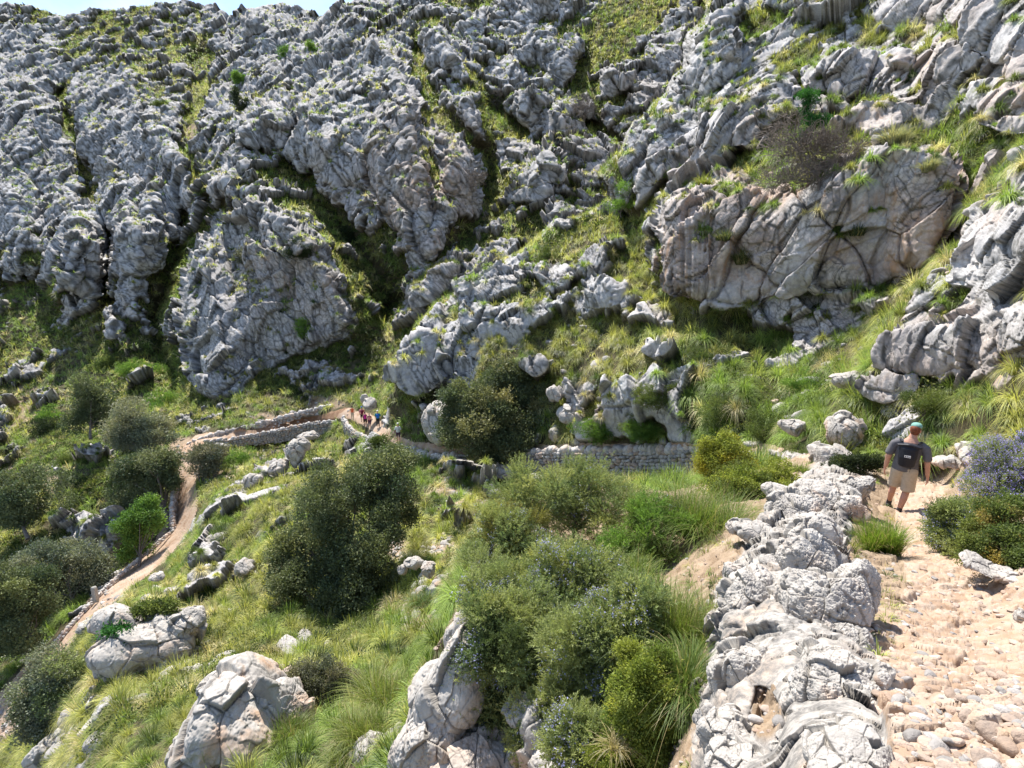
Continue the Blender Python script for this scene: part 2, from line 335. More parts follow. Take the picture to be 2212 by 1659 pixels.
# outcrops: (polygon, how far they stand out, cap as a fraction of the distance)
OUT = [
([(1360,400),(1434,228),(1487,207),(1547,232),(1631,197),(1680,169),(1720,246),(1640,330),(1540,345),(1434,400),(1380,450)],.6,.05),
([(1850,30),(1950,-30),(2300,-30),(2300,130),(2200,190),(2130,110),(2080,70),(1900,65)],.6,.06),
([(2100,220),(2212,190),(2300,200),(2300,300),(2180,290)],.6,.05),
([(1640,-60),(1830,-60),(1850,20),(1700,40),(1640,10)],.6,.05),
([(1139,70),(1199,56),(1209,98),(1258,88),(1262,123),(1237,169),(1216,197),(1156,141),(1114,148),(1121,116)],.6,.06),
([(1293,165),(1314,141),(1343,165),(1378,141),(1388,197),(1336,225),(1300,211)],.6,.06),
([(1118,211),(1156,186),(1209,211),(1184,267),(1139,288),(1114,253)],.7,.07),
([(1177,253),(1209,211),(1244,183),(1286,225),(1286,260),(1258,281),(1220,309),(1174,309)],.7,.07),
([(1104,390),(1150,335),(1199,309),(1230,355),(1227,387),(1188,439),(1139,415)],.8,.09),
([(928,236),(970,183),(1033,207),(1047,292),(1030,420),(960,440),(930,330)],.6,.06),
([(896,141),(928,70),(956,60),(984,98),(1009,176),(935,169)],.6,.06),
([(991,46),(1040,21),(1047,70),(1033,98),(998,102)],.6,.06),
([(600,330),(640,230),(700,160),(787,77),(850,100),(882,170),(900,211),(910,299),(935,387),(945,457),(925,530),(880,545),(830,470),(787,400),(720,420),(660,380)],.75,.10),
([(700,35),(745,7),(800,60),(785,100),(720,150),(690,120)],.6,.06),
([(942,351),(970,281),(1033,316),(1047,351),(1033,446),(963,457)],.6,.06),
([(1058,450),(1121,404),(1244,415),(1188,443),(1104,446)],.5,.05),
([(1181,492),(1216,432),(1265,436),(1265,457),(1227,499),(1184,503)],.7,.06),
([(1061,-30),(1205,-30),(1205,45),(1153,63),(1068,53)],.6,.05),
([(847,640),(893,582),(945,557),(977,554),(1019,571),(963,638),(928,677),(875,677)],.8,.08),
([(963,641),(1016,564),(1068,554),(1139,540),(1139,564),(1051,620),(981,648)],.7,.05),
([(1149,589),(1220,557),(1279,596),(1209,638),(1160,617)],.6,.04),
([(1265,606),(1314,592),(1367,620),(1343,684),(1297,677),(1265,666)],.8,.06),
([(1009,764),(1016,712),(1044,705),(1065,719),(1033,761)],.8,.05),
([(1083,754),(1097,701),(1125,691),(1146,719),(1121,754)],.8,.05),
([(1016,670),(1051,656),(1090,677),(1068,705),(1019,698)],.8,.05),
([(833,842),(851,782),(875,733),(914,701),(935,740),(984,754),(995,796),(949,835),(914,858),(858,835)],.9,.09),
([(1216,845),(1237,817),(1293,828),(1265,870),(1220,887)],.8,.05),
([(917,940),(942,898),(981,916),(977,951),(935,962)],.8,.05),
([(1125,782),(1174,782),(1198,803),(1156,824)],.7,.04),
([(1392,775),(1420,747),(1466,754),(1438,789)],.7,.04),
([(274,158),(352,281),(404,352),(352,404),(105,352),(70,246),(211,183)],.4,.05),
([(436,228),(492,190),(538,211),(499,253),(439,257)],.5,.05),
([(513,334),(520,264),(548,211),(615,197),(650,246),(615,334)],.7,.07),
([(506,81),(527,21),(580,56),(576,84),(527,91)],.6,.06),
([(120,650),(148,503),(183,481),(225,527),(225,600),(200,660),(150,640)],.8,.08),
([(246,562),(232,500),(281,474),(352,492),(352,580),(330,600),(270,600)],.7,.07),
([(63,204),(77,165),(134,183),(127,211)],.7,.05),
([(411,422),(457,373),(527,352),(538,380),(471,432),(422,443)],.6,.05),
([(395,640),(410,550),(470,480),(560,430),(640,470),(700,530),(740,600),(775,690),(740,745),(640,765),(540,800),(480,862),(430,855),(400,780),(385,700)],.8,.10),
([(225,735),(245,690),(275,700),(270,745)],.7,.04),
([(180,975),(211,951),(228,960),(215,1004),(190,1000)],.8,.05),
([(608,1021),(612,975),(650,972),(654,1000)],.8,.05),
([(541,1028),(562,1007),(608,1007),(597,1039)],.8,.05),
([(190,1185),(211,1139),(260,1104),(281,1146),(260,1217),(225,1206)],.8,.06),
([(1455,197),(1480,116),(1532,35),(1610,0),(1624,28),(1589,70),(1610,116),(1589,176),(1550,225),(1487,204)],.9,.06),
([(1750,211),(1743,165),(1786,116),(1891,88),(1944,60),(1982,98),(1982,158),(1926,211),(1873,225)],.7,.06),
([(1996,197),(1996,151),(2039,74),(2067,123),(2084,148),(2155,130),(2102,169),(2032,204)],.7,.06),
([(1440,600),(1420,440),(1500,395),(1600,375),(1720,420),(1800,345),(1900,310),(2000,310),(2065,360),(2070,480),(2020,560),(1920,620),(1780,615),(1660,645),(1560,668),(1480,645)],.9,.13),
([(2062,560),(2090,485),(2150,445),(2300,430),(2300,590),(2200,575),(2137,606),(2077,625)],.8,.05),
([(1944,675),(1979,617),(2053,596),(2056,627),(2003,670),(1958,690)],.8,.05),
([(1887,768),(1926,736),(1996,705),(2053,694),(2095,670),(2172,652),(2290,640),(2290,765),(2137,796),(2088,803),(2014,821),(1901,810)],.9,.09),
([(1856,856),(1884,817),(1982,817),(1986,852),(1908,874)],.9,.06),
]
GRID = "".join("""
65756779987766555552277444432299
97533358898887655422997645687659
99977567789999778753999697999966
99997756799995947836399989763778
99999968999958357379997333333275
99999977569997749393999577998647
99999886457999875678399999999455
88888759973399663344399799999558
66987496995137786454877299999448
55965298864178764498724665336368
43334358883117576321331111136899
71234488755117943532211111168976
65211115211113652337711231444321
52111244111113755547112311234211
52231111541123655551122133333345
61111113311122333331112233333344
21531162111111222222222233333333
22671161111111222222333333333333
21142112111112222333333333333333
21122221131112223333333333333333
32113321121113333333333333333333
32111122133323333333333333333333
33322243333333333333333333333333
33333333333333333333333333333333
""".split()).ljust(768, '3')
DG = np.array([int(c) for c in GRID[:768]], f32).reshape(24, 32) / 9.0
def dens(x, y):
    u = np.clip((x - 34.5) / 69.1, 0, 30.99); v = np.clip((y - 34.5) / 69.1, 0, 22.99)
    i = u.astype(int); j = v.astype(int); a = u - i; b = v - j
    return (DG[j, i] * (1 - a) + DG[j, i + 1] * a) * (1 - b) + (DG[j + 1, i] * (1 - a) + DG[j + 1, i + 1] * a) * b
D0 = dens(gxf + w1 * .8, gyf + w2 * .8)
D0 = D0 + .13 * sstep(1120, 1250, gxf) * sstep(620, 680, gyf) * sstep(965, 940, gyf)
Lb = L.copy()
outm = np.zeros(len(gxf))
for poly, k, cap in OUT:
    P = np.array(poly, float); bx0, by0 = P.min(0) - 40; bx1, by1 = P.max(0) + 40
    m = np.where((gxf > bx0) & (gxf < bx1) & (gyf > by0) & (gyf < by1))[0]
    if not len(m): continue
    size = min(bx1 - bx0, by1 - by0) - 80
    xx = gxf[m] + w1[m] * .9; yy = gyf[m] + w2[m] * .9
    s = sdf(P, xx, yy)
    # depth at the outcrop's foot, per column
    xs = np.arange(P[:, 0].min(), P[:, 0].max() + 4, 4.0); yb = np.full(len(xs), P[:, 1].mean())
    yt = np.arange(P[:, 1].min(), P[:, 1].max(), 3.0)
    ins = sdf(P, *np.meshgrid(xs, yt)) > 0
    for q in range(len(xs)):
        w_ = np.where(ins[:, q])[0]
        if len(w_): yb[q] = yt[w_[-1]]
    yb = np.convolve(np.pad(yb, 4, 'edge'), np.ones(9) / 9, 'valid')
    j = np.clip(((np.interp(gxf[m], xs, yb) - ysky[(m % NX)]) / (1840 - ysky[m % NX]) * (NY - 1)).astype(int), 0, NY - 1)
    foot = Lb[j * NX + (m % NX)]
    pro = np.clip(Lb[m] - foot, 0, cap) * k + cap * .22
    t = sstep(-2, max(8, min(26, size * .25)), s)
    L[m] = L[m] - pro * t
    outm[m] = np.maximum(outm[m], sstep(-3, 4, s))
# crests and gullies of the far mountain: (points, half width, signed fraction of the distance)
GUL = np.zeros(len(gxf))
RID = [([(745,10),(830,100),(890,190),(920,330),(945,460),(930,540)],48,-.055),([(280,160),(360,300),(425,410)],40,-.05),([(480,400),(560,425),(700,530),(775,690)],42,-.045),([(170,480),(150,560),(130,650)],26,-.05),([(620,180),(560,280),(520,340)],34,-.035),([(930,70),(1000,170),(1035,300)],34,-.04),([(60,250),(20,420),(60,560)],50,-.035),([(330,430),(300,520),(290,610)],26,-.035),([(540,40),(620,90),(690,150)],30,-.035),
 ([(640,360),(700,440),(745,500),(800,580),(850,670)],30,.05),([(900,120),(925,230),(1050,330),(1060,400)],24,.03),([(1060,440),(990,520),(890,610),(840,690)],30,.035),([(400,470),(385,560),(335,690),(375,860)],26,.05),([(440,120),(400,280),(430,430)],26,.035),([(1130,300),(1075,230)],24,.035),([(232,500),(240,650)],16,.04),([(1365,470),(1390,580),(1470,690)],26,.05),([(130,200),(200,420)],26,.03),([(0,640),(60,600),(130,680)],26,.03),([(1260,130),(1240,250),(1330,300)],24,.03)]
for pts_, w_, a_ in RID:
    dd_ = -polydist([(x, y, 0) for x, y in pts_], gxf + w1 * .7, gyf + w2 * .7)
    if a_ > 0: GUL = np.maximum(GUL, np.exp(-np.abs(dd_ / (w_ * .75)) ** 2))
    L = L + 1.55 * a_ * np.exp(-np.abs(dd_ / w_) ** 1.4)
# the crest of living rock along the near path
EDGE = [(1700,1950,230),(1715,1659,215),(1700,1500,190),(1712,1350,172),(1712,1220,120),(1745,1130,95),(1790,1075,72),(1850,1045,38),(1880,1030,14)]
ed = polydist(EDGE, gxf + w1 * .8, gyf + w2 * .8)
EM = sstep(-4, 10, ed); L = L - .055 * sstep(0, 60, ed)
# pocket of gravel in the crest
pk_ = np.exp(-(((gxf - 1655) / 42) ** 2 + ((gyf - 1560) / 75) ** 2) ** 1.5); L = L + .10 * pk_; EM = EM * (1 - sstep(.4, .6, pk_))
D0 = D0 - .55 * GUL
for x, y, a_, b_ in ((1000, 1085, 90, 55), (940, 1180, 60, 60)): D0 = D0 + .3 * np.exp(-(((gxf - x) / a_) ** 2 + ((gyf - y) / b_) ** 2))
D0 = np.maximum(D0, outm * 1.02 * (1 - .6 * GUL))
Ld = np.exp(L)
P3 = at(gxf, gyf, Ld)

# ---- paths
PATHS = [
 [(2170,1900,420),(2160,1659,320),(2140,1500,240),(2110,1400,190),(2070,1250,115),(2005,1150,75),(1985,1090,55),(2010,1040,30),(2020,1015,16)],
 [(1760,990,10),(1660,972,9),(1530,968,8),(1350,966,8),(1200,968,8),(1060,966,8),(960,972,9),(890,965,9),(860,950,9),(830,930,11),(790,905,14),(760,895,12),(730,898,10),(640,915,8),(560,932,8),(480,945,11),(430,955,17),(402,985,24),(398,1040,25),(402,1090,27),(388,1135,27),(342,1195,22),(278,1250,19),(208,1312,15),(132,1392,17),(68,1470,30),(20,1540,44),(-80,1600,46)],
]
pm = np.maximum(*[polydist(p, gxf + w1 * .25, gyf + w2 * .25) for p in PATHS])
PM = sstep(-3, 3, pm)
SOIL = [(150,1600,80,60,.9),(1000,1085,90,50,.62),(950,1170,60,60,.62),(880,1250,50,50,.5),  # bare red-brown earth: (x,y,rx,ry,strength)
(60,880,45,60,.7),(90,1050,60,60,.8),(30,1000,40,60,.5),(420,290,22,30,1),(470,990,60,25,.9),(480,1010,70,35,.9),(560,990,60,30,.6),(370,965,50,30,.9),(600,905,70,22,.8),(700,875,70,25,.6),(930,1270,60,60,1),(900,1330,60,50,1),(870,1210,40,60,.9),(1500,1200,70,70,.95),(1530,1150,60,50,.8),(1470,1260,50,50,.8),(1330,530,30,25,.4),(1230,370,40,30,.4),(1560,1030,60,20,.6),(850,1150,25,60,.8),(1640,860,60,20,.3),(2120,1000,90,30,.7),(1800,1010,90,25,.6),(210,1290,60,40,.6),(0,1560,60,60,.8),(1660,1560,60,80,.9),(1100,560,50,30,.3),(1290,300,40,30,.4),(2050,1010,80,25,.6)]
SO = np.zeros(len(gxf))
for x, y, a, b, s in SOIL:
    SO = np.maximum(SO, s * np.exp(-(((gxf - x) / a) ** 2 + ((gyf - y) / b) ** 2) ** 1.3))
n_soil = fbm(P3, 2.2, 4, 51)
SO = np.maximum(SO, 1.0 * sstep(-8, 12, samp(sN, gxf, gyf)))
SOm = sstep(.42, .58, SO + (n_soil - .5) * 1.3)
nearR = samp(sN, gxf, gyf) > -20
# ---- rock mask from density against stretched noise (in world space, so features shrink with distance)
PS = P3.copy(); PS[:, 2] *= 0.75
rk = np.clip((fbm(PS, 7.0, 5, 21, .55) - .5) * 2.9 + .5, 0, 1)
rk2 = np.clip((fbm(PS, 2.6, 4, 27, .55) - .5) * 2.6 + .5, 0, 1)
rk = rk * .55 + rk2 * .45
rk = np.clip((rk - .5) * 1.35 + .5, 0, 1)
RM = sstep(-.05, .05, np.interp(D0, [0, .12, .3, .5, .7, .85, .97], [-.1, .06, .2, .38, .56, .75, 1.0]) - rk * .98)
RM = np.maximum(RM, outm * (1 - sstep(.3, .7, GUL)) * sstep(.0, .06, 1.0 - rk * .98))
# near shelf under bushes: mostly earth and broken stone
RM = np.where(nearR, RM * (1 - PM), RM * (1 - PM)); RM = RM * (1 - SOm * (outm < .5))

# ---- smoothed normals
def normals(P):
    A = P.reshape(NY, NX, 3); du = np.gradient(A, axis=1); dv = np.gradient(A, axis=0)
    n = np.cross(dv, du); n /= np.linalg.norm(n, axis=-1, keepdims=True) + 1e-9
    return n.reshape(-1, 3)
def blur(a, it=3):
    a = a.reshape(NY, NX, -1)
    for _ in range(it):
        a = (np.roll(a, 1, 0) + np.roll(a, -1, 0) + 2 * a) / 4; a = (np.roll(a, 1, 1) + np.roll(a, -1, 1) + 2 * a) / 4
    return a.reshape(-1, a.shape[-1])
nrm = normals(P3); nrm = blur(nrm, 10); 
dirc = -P3 / np.linalg.norm(P3, axis=1, keepdims=True)
sgn = np.sign((nrm * dirc).sum(1)); nrm *= sgn[:, None]
nrm = nrm * .28 + dirc * .72; nrm[:, 2] += .06
nrm /= np.linalg.norm(nrm, axis=1, keepdims=True) + 1e-9
# tilted, stretched space for the limestone blocks
az = R(26); azl = np.where((samp(sB, gxf, gyf) > 0) | (samp(sC, gxf, gyf) > 0), R(-34), R(26))
def strata(P, sx, sz, a=None):
    a = az if a is None else a
    c, s = np.cos(a), np.sin(a)
    x = P[:, 0] * c + P[:, 2] * s; z = -P[:, 0] * s + P[:, 2] * c
    return np.stack([x * sx, P[:, 1] * 1.0, z * sz], -1)
PW = P3 + np.stack([fbm(P3, 4.0, 3, 61) - .5, fbm(P3, 4.0, 3, 62) - .5, fbm(P3, 4.0, 3, 63) - .5], -1) * 1.3
pxs = (Ld / (F)) * 1.1                       # metres per render pixel
disp = np.zeros(len(gxf)); crack = np.zeros(len(gxf))
disp += (1 - np.abs(fbm(strata(PW, 1.3, .6), 22.0, 4, 333) * 2 - 1) * 2) * 2.6 * sstep(40, 110, Ld)
for lam, amp, ck in ( (9.0, 1.9, .10), (3.6, .80, .13), (1.5, .22, .15), (.62, .075, .16), (.26, .042, .16), (.11, .016, .2)):
    wgt = sstep(2.0, 5.0, lam / pxs) * sstep(.5, 2.4, Ld / lam / 2)
    idx = np.where((wgt > .01) & (RM > .01))[0]
    if not len(idx): continue
    Z = strata((PW if lam > 1.2 else P3 + (PW - P3) * (lam / 5))[idx], 1.45, .62, azl[idx])
    F1, F2, cid, fac = voronoi(Z, lam, int(lam * 100), facet=True)
    e = F2 - F1
    cw = np.maximum(1.3 * pxs[idx], .05) / lam
    h = sstep(0, cw * 1.3, e) * (.38 if lam > 2 else .26) + (cid - .5) * .45 + fac * 1.7
    disp[idx] += wgt[idx] * amp * h
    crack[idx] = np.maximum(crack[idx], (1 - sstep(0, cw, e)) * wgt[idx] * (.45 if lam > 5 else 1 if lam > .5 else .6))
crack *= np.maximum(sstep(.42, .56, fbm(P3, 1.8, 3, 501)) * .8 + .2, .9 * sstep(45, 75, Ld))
_L2 = L.reshape(NY, NX); gl = np.maximum(np.abs(np.gradient(_L2, axis=0)), np.abs(np.gradient(_L2, axis=1))).ravel(); smooth_ = 1 - .85 * sstep(.005, .014, gl); disp *= smooth_
fine = fbm(P3, 1.1, 4, 77) - .5
_i = np.where(EM > .01)[0]; _d = np.zeros(len(gxf)); _c = np.zeros(len(gxf))
for lam, amp in ((1.5, .22), (.55, .13), (.2, .05)):
    F1, F2, cid, fac = voronoi(strata((P3 + (PW - P3) * .05)[_i], 1.15, .8, R(15)), lam, 61 + int(lam * 10), facet=True)
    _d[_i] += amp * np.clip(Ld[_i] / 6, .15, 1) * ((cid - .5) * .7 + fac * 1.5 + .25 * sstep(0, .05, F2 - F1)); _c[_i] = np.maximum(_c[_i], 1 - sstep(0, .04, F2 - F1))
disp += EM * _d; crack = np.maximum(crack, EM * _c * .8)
disp += EM * (sstep(.35, .75, fbm(strata(PW, 1.5, .7), 1.3, 5, 401, .6)) * .10 + (fbm(strata(P3, 1.2, .8), .4, 5, 411, .62) - .5) * .26 + (.5 - np.abs(fbm(P3, .5, 4, 415, .6) - .5) * 3) * .07) * sstep(1.0, 5.0, Ld)
disp += RM * fine * .25 * sstep(2, 30, Ld)
nearpath = sstep(-75, -12, pm)
disp *= 1 - .7 * nearpath * (Ld > 20)
big = (fbm(P3, 16, 3, 5) - .5) * 3.2 * sstep(35, 90, Ld) * (1 - nearpath)
turf = (fbm(P3, 1.6, 4, 81) - .5) * .55 * sstep(3, 25, Ld)
# loose stone relief on bare earth and paths
near_idx = np.where((PM + SOm > .02) & (Ld < 70) & (Ld < 120))[0]
peb = np.zeros(len(gxf)); pebc = np.zeros(len(gxf))
for lam, amp, sx in ((.85, .06, .5), (.36, .07, .55), (.15, .036, .65), (.06, .014, .8)):
    wg = sstep(1.5, 4.0, lam / pxs[near_idx])
    Z = P3[near_idx] + (PW - P3)[near_idx] * .06; a2 = R(20)
    Z = np.stack([(Z[:, 0] * math.cos(a2) + Z[:, 1] * math.sin(a2)) * sx, -Z[:, 0] * math.sin(a2) + Z[:, 1] * math.cos(a2), Z[:, 2] * .6], -1)
    F1, F2, cid = voronoi(Z, lam, 900 + int(lam * 100))
    hh = sstep(0, .13, F2 - F1) * (.3 + .8 * cid * cid)
    peb[near_idx] += wg * amp * hh
    pebc[near_idx] = np.where(wg > .2, cid * .6 + pebc[near_idx] * .4, pebc[near_idx])
nearS = sstep(12, -12, samp(sN, gxf, gyf))
RM = np.maximum(RM * nearS, EM); PM = PM * (1 - EM)
base_h = disp * RM + .35 * RM * sstep(8, 35, Ld) + (1 - RM) * (turf * (1 - PM)) + big
P4 = P3 + nrm * base_h[:, None]
up = np.array([0, 0, 1.0])
pebn = (nrm * .4 + up * .6)
P4 += pebn * (peb * np.clip(PM + SOm, 0, 1) * (1 - RM))[:, None]
GP = P4.reshape(NY, NX, 3)
# skyline: fold the sheet down behind the crest
back = []
top = GP[0]
for k, (dy, dz) in enumerate(((3, .3), (14, -4), (60, -45), (160, -190))):
    q = top.copy(); dirv = top[:, :2] / np.linalg.norm(top[:, :2], axis=1, keepdims=True)
    q[:, :2] += dirv * dy; q[:, 2] += dz; back.append(q)
GPe = np.concatenate([np.array(back[::-1]), GP], 0)
def pad(a): return np.concatenate([np.tile(a.reshape(NY, NX)[:1], (4, 1)), a.reshape(NY, NX)], 0).ravel()
warm = np.zeros(len(gxf))
for x, y, a_, b_, s_ in ((1850, 480, 330, 190, 1), (2100, 740, 200, 130, 1), (1600, 560, 200, 120, .6), (900, 420, 130, 160, .45), (1240, 900, 60, 70, 1), (2150, 130, 160, 130, .7), (650, 620, 120, 90, .35)):
    warm = np.maximum(warm, s_ * np.exp(-(((gxf - x) / a_) ** 2 + ((gyf - y) / b_) ** 2)))
warm = np.clip(warm * 1.6 * sstep(.3, .6, fbm(P3, 5.0, 4, 91)), 0, 1)
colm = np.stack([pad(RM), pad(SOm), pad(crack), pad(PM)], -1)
NYe = NY + 4
# the face grid, split into hillside and path
idx = np.arange(NYe * NX).reshape(NYe, NX)
quads = np.stack([idx[:-1, :-1], idx[1:, :-1], idx[1:, 1:], idx[:-1, 1:]], -1).reshape(-1, 4)
pmq = colm[quads, 3].mean(1) > .5
V = GPe.reshape(-1, 3)
def sheet(name, sel):
    q = quads[sel]; u, inv = np.unique(q, return_inverse=True)
    me = make_mesh(name, V[u], inv.ravel(), np.full(len(q), 4), True, colm[u][:, :4], 'mask')
    a = me.attributes.new('peb', 'FLOAT', 'POINT'); a.data.foreach_set('value', pad(pebc if name == 'path' else warm)[u].astype(f32))
    a = me.attributes.new('edge', 'FLOAT', 'POINT'); a.data.foreach_set('value', pad(EM)[u].astype(f32))
    return me

def terrain_mat():
    m = M('hillside_ground'); s = m.sep(m.attr('mask')); R_, S_, C_ = s[0], s[1], s[2]
    Rk = m.math('ADD', R_, 0)
    # limestone
    big_ = m.noise(.09, 5, .6); mid = m.noise(.7, 6, .65); fin = m.noise(5.0, 6, .7)
    c = m.ramp(mid, [(0.25, (.31, .30, .305)), (0.5, (.50, .487, .485)), (0.75, (.65, .635, .62))])
    c = m.mix(m.ramp(big_, [(.46, 0.0), (.66, .35)]), c, (.46, .38, .32))
    wv = m.n('ShaderNodeAttribute', attribute_name='peb').outputs['Fac']
    c = m.mix(m.math('MULTIPLY', wv, .8), c, m.mix(m.ramp(mid, [(.35, 0), (.65, 1)]), (.40, .25, .17), (.60, .46, .37)))
    c = m.mix(m.ramp(m.noise(.5, 5, .7, dist=1.0), [(.6, 0), (.72, .6)]), c, (.21, .215, .225))
    c = m.mix(m.ramp(fin, [(.35, .45), (.62, 0)]), c, (.16, .155, .15))
    c = m.mix(m.math('MULTIPLY', C_, .85), c, (.055, .055, .045))  # cracks darkened in the colour: soil, lichen and painted-in shade
    mpn = m.n('ShaderNodeMapping'); mpn.inputs['Scale'].default_value = (1, 1, .16); m.l(m.coord(), mpn.inputs[0])
    c = m.mix(m.ramp(m.noise(1.1, 5, .65, mpn.outputs[0]), [(.58, 0), (.68, .55)]), c, (.17, .17, .18))
    c = m.mix(m.math('MULTIPLY', wv, m.ramp(m.noise(.8, 5, .65, mpn.outputs[0], 1.5), [(.55, 0), (.66, .8)])), c, (.46, .26, .13))
    # earth with grit
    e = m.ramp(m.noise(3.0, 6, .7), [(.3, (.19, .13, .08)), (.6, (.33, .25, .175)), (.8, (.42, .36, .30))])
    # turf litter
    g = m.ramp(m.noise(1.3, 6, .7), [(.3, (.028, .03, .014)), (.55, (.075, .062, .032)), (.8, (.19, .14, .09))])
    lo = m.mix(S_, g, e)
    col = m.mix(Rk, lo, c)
    em0 = m.n('ShaderNodeAttribute', attribute_name='edge').outputs['Fac']
    n1 = m.bump(m.noise(1.6, 7, .72), m.math('SUBTRACT', .36, m.math('MULTIPLY', em0, .28)), .3); n2 = m.bump(m.noise(12.0, 6, .7), .45, .03, n1)
    em = m.n('ShaderNodeAttribute', attribute_name='edge').outputs['Fac']
    col = m.mix(em, col, m.mix(m.ramp(m.noise(9, 7, .75), [(.40, 0), (.62, 1)]), (.17, .16, .15), m.mix(m.ramp(m.noise(1.7, 5, .6), [(.5, 0), (.66, .7)]), (.46, .425, .385), (.46, .345, .255))))
    n2 = m.bump(m.noise(26, 7, .75), m.math('MULTIPLY', em, .5), .014, n2)
    m.pbr(col, .93, n2, .2); return m.m
def path_mat():
    m = M('stony_path'); p = m.n('ShaderNodeAttribute', attribute_name='peb').outputs['Fac']
    c = m.ramp(p, [(.0, (.14, .075, .045)), (.2, (.28, .195, .14)), (.55, (.37, .29, .23)), (1, (.44, .375, .315))])
    c = m.mix(m.ramp(m.noise(14, 6, .7), [(.35, .5), (.6, 0)]), c, (.42, .27, .16))
    c = m.mix(m.ramp(m.noise(2.2, 4, .6), [(.45, 0), (.7, .4)]), c, (.44, .30, .20))
    n = m.bump(m.noise(30, 6, .75), .5, .02); n = m.bump(m.noise(6, 5, .7), .4, .06, n)
    m.pbr(c, .92, n, .2); return m.m
MAT_T = terrain_mat(); MAT_P = path_mat()
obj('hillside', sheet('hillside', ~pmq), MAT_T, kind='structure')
obj('path', sheet('path', pmq), MAT_P, kind='structure')
def surf(px, py):
    """real surface point under a point of the 2212 px view (nearest lattice vertex of the undisplaced sheet)"""
    i = np.clip(np.round((np.asarray(px, float) + 300) / 2812 * (NX - 1)).astype(int), 0, NX - 1)
    ys = ysky[i]; j = np.clip(np.round((np.asarray(py, float) - ys) / (1840 - ys) * (NY - 1)).astype(int), 0, NY - 1)
    return GP[j, i]
print('terrain done', round(time.time() - T0, 1))
# ================================================================ builders: plants, stones, walls
def nz(a): return a / (np.linalg.norm(a, axis=-1, keepdims=True) + 1e-9)
def blades(P, up, size, col, nb, seg, width, rng, spread=.8, droop=.55, lenj=.35, wind=None, colj=.25, fall=.22):
    """arching grass blades for many tufts: returns verts, quads, colours"""
    T = len(P); N = T * nb
    p = np.repeat(P, nb, 0); u = np.repeat(up, nb, 0); s = np.repeat(size, nb); c = np.repeat(col, nb, 0)
    az_ = rng.rand(N) * 2 * np.pi; ln = s * (1 - lenj * rng.rand(N)); le = spread * rng.rand(N) ** .6
    out = np.stack([np.cos(az_), np.sin(az_), np.zeros(N)], -1)
    out = nz(out - u * (out * u).sum(-1, keepdims=True))
    if wind is not None: out2 = out + wind[None] * .45
    else: out2 = out
    b0 = p + out * (s * .16 * np.sqrt(rng.rand(N)))[:, None]
    side = nz(np.cross(u, out)) ; tw = rng.randn(N) * .5
    side = nz(side * np.cos(tw)[:, None] + out * np.sin(tw)[:, None])
    vs = []; w_ = width * (.7 + .6 * rng.rand(N)); cc = []
    cj = 1 + colj * rng.randn(N)[:, None] * np.array([1, .8, .6]); c = np.clip(c * np.clip(cj, .4, 1.9), .01, .8)
    for k in range(seg + 1):
        t = k / seg
        h = ln * (t - droop * le * t * t * 1.1); o = ln * le * (t ** 1.4)
        pt = b0 + u * h[:, None] + out2 * o[:, None]; pt[:, 2] -= ln * le * fall * t ** 3
        ww = (w_ * (1 - t) ** .6 * .5 + .0006)[:, None]
        vs += [pt - side * ww, pt + side * ww]
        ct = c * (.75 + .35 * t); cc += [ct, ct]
    V_ = np.stack(vs, 1).reshape(-1, 3); C_ = np.stack(cc, 1).reshape(-1, 3)
    base = (np.arange(N) * (2 * seg + 2))[:, None]
    q = np.concatenate([base + np.array([[2 * k, 2 * k + 1, 2 * k + 3, 2 * k + 2]]) for k in range(seg)], 1).reshape(-1, 4)
    return V_, q, C_
def leaves(P, D, length, width, col, rng, fold=0):
    """one pointed quad per leaf, from P along D"""
    N = len(P); D = nz(D); r = nz(rng.randn(N, 3)); s = nz(np.cross(D, r))
    L_ = (length * (.6 + .8 * rng.rand(N)))[:, None]; W_ = (width * (.7 + .6 * rng.rand(N)))[:, None]
    v = np.stack([P, P + D * L_ * .5 + s * W_ * .5, P + D * L_, P + D * L_ * .5 - s * W_ * .5], 1).reshape(-1, 3)
    q = (np.arange(N)[:, None] * 4 + np.arange(4)[None])
    return v, q, np.repeat(col, 4, 0)
def tube(acc, pts, rad, sides=7, col=(.15, .12, .1)):
    pts = np.asarray(pts, float); n = len(pts); rad = np.asarray(rad, float)
    t = np.gradient(pts, axis=0); t = nz(t); ref = np.array([.3, .2, 1.0]) if abs(t[0][2]) < .9 else np.array([1.0, .1, 0])
    a = nz(np.cross(t, ref)); b = np.cross(t, a); an = np.arange(sides) * 2 * np.pi / sides
    v = pts[:, None] + rad[:, None, None] * (a[:, None] * np.cos(an)[None, :, None] + b[:, None] * np.sin(an)[None, :, None])
    i = np.arange((n - 1) * sides).reshape(n - 1, sides); j = np.roll(i, -1, 1)
    q = np.stack([i, j, j + sides, i + sides], -1).reshape(-1, 4)
    acc.add(v.reshape(-1, 3), q, 4, np.array(col))
MAT_GR = leaf_mat('grass_blades', .42, .5, .35, .18)
MAT_OAK = leaf_mat('oak_leaves', .25, .6, .22, .25)
MAT_SH = leaf_mat('shrub_leaves', .38, .6, .2, .2)
mb = M('bark'); mbn = mb.noise(6, 6, .7)
mb.pbr(mb.mix(.8, mb.attr(), mb.ramp(mbn, [(.3, (.06, .05, .045)), (.7, (.26, .22, .19))])), .95, mb.bump(mb.noise(25, 6, .7), .6, .02), .2); MAT_BARK = mb.m
GREEN = {'oak': (.125, .15, .075), 'oliv': (.23, .24, .16), 'bright': (.15, .25, .05), 'mid': (.12, .155, .045), 'yel': (.27, .30, .06), 'rosm': (.25, .285, .115), 'grey': (.17, .17, .115), 'dark': (.035, .05, .022), 'ivy': (.04, .13, .03)}

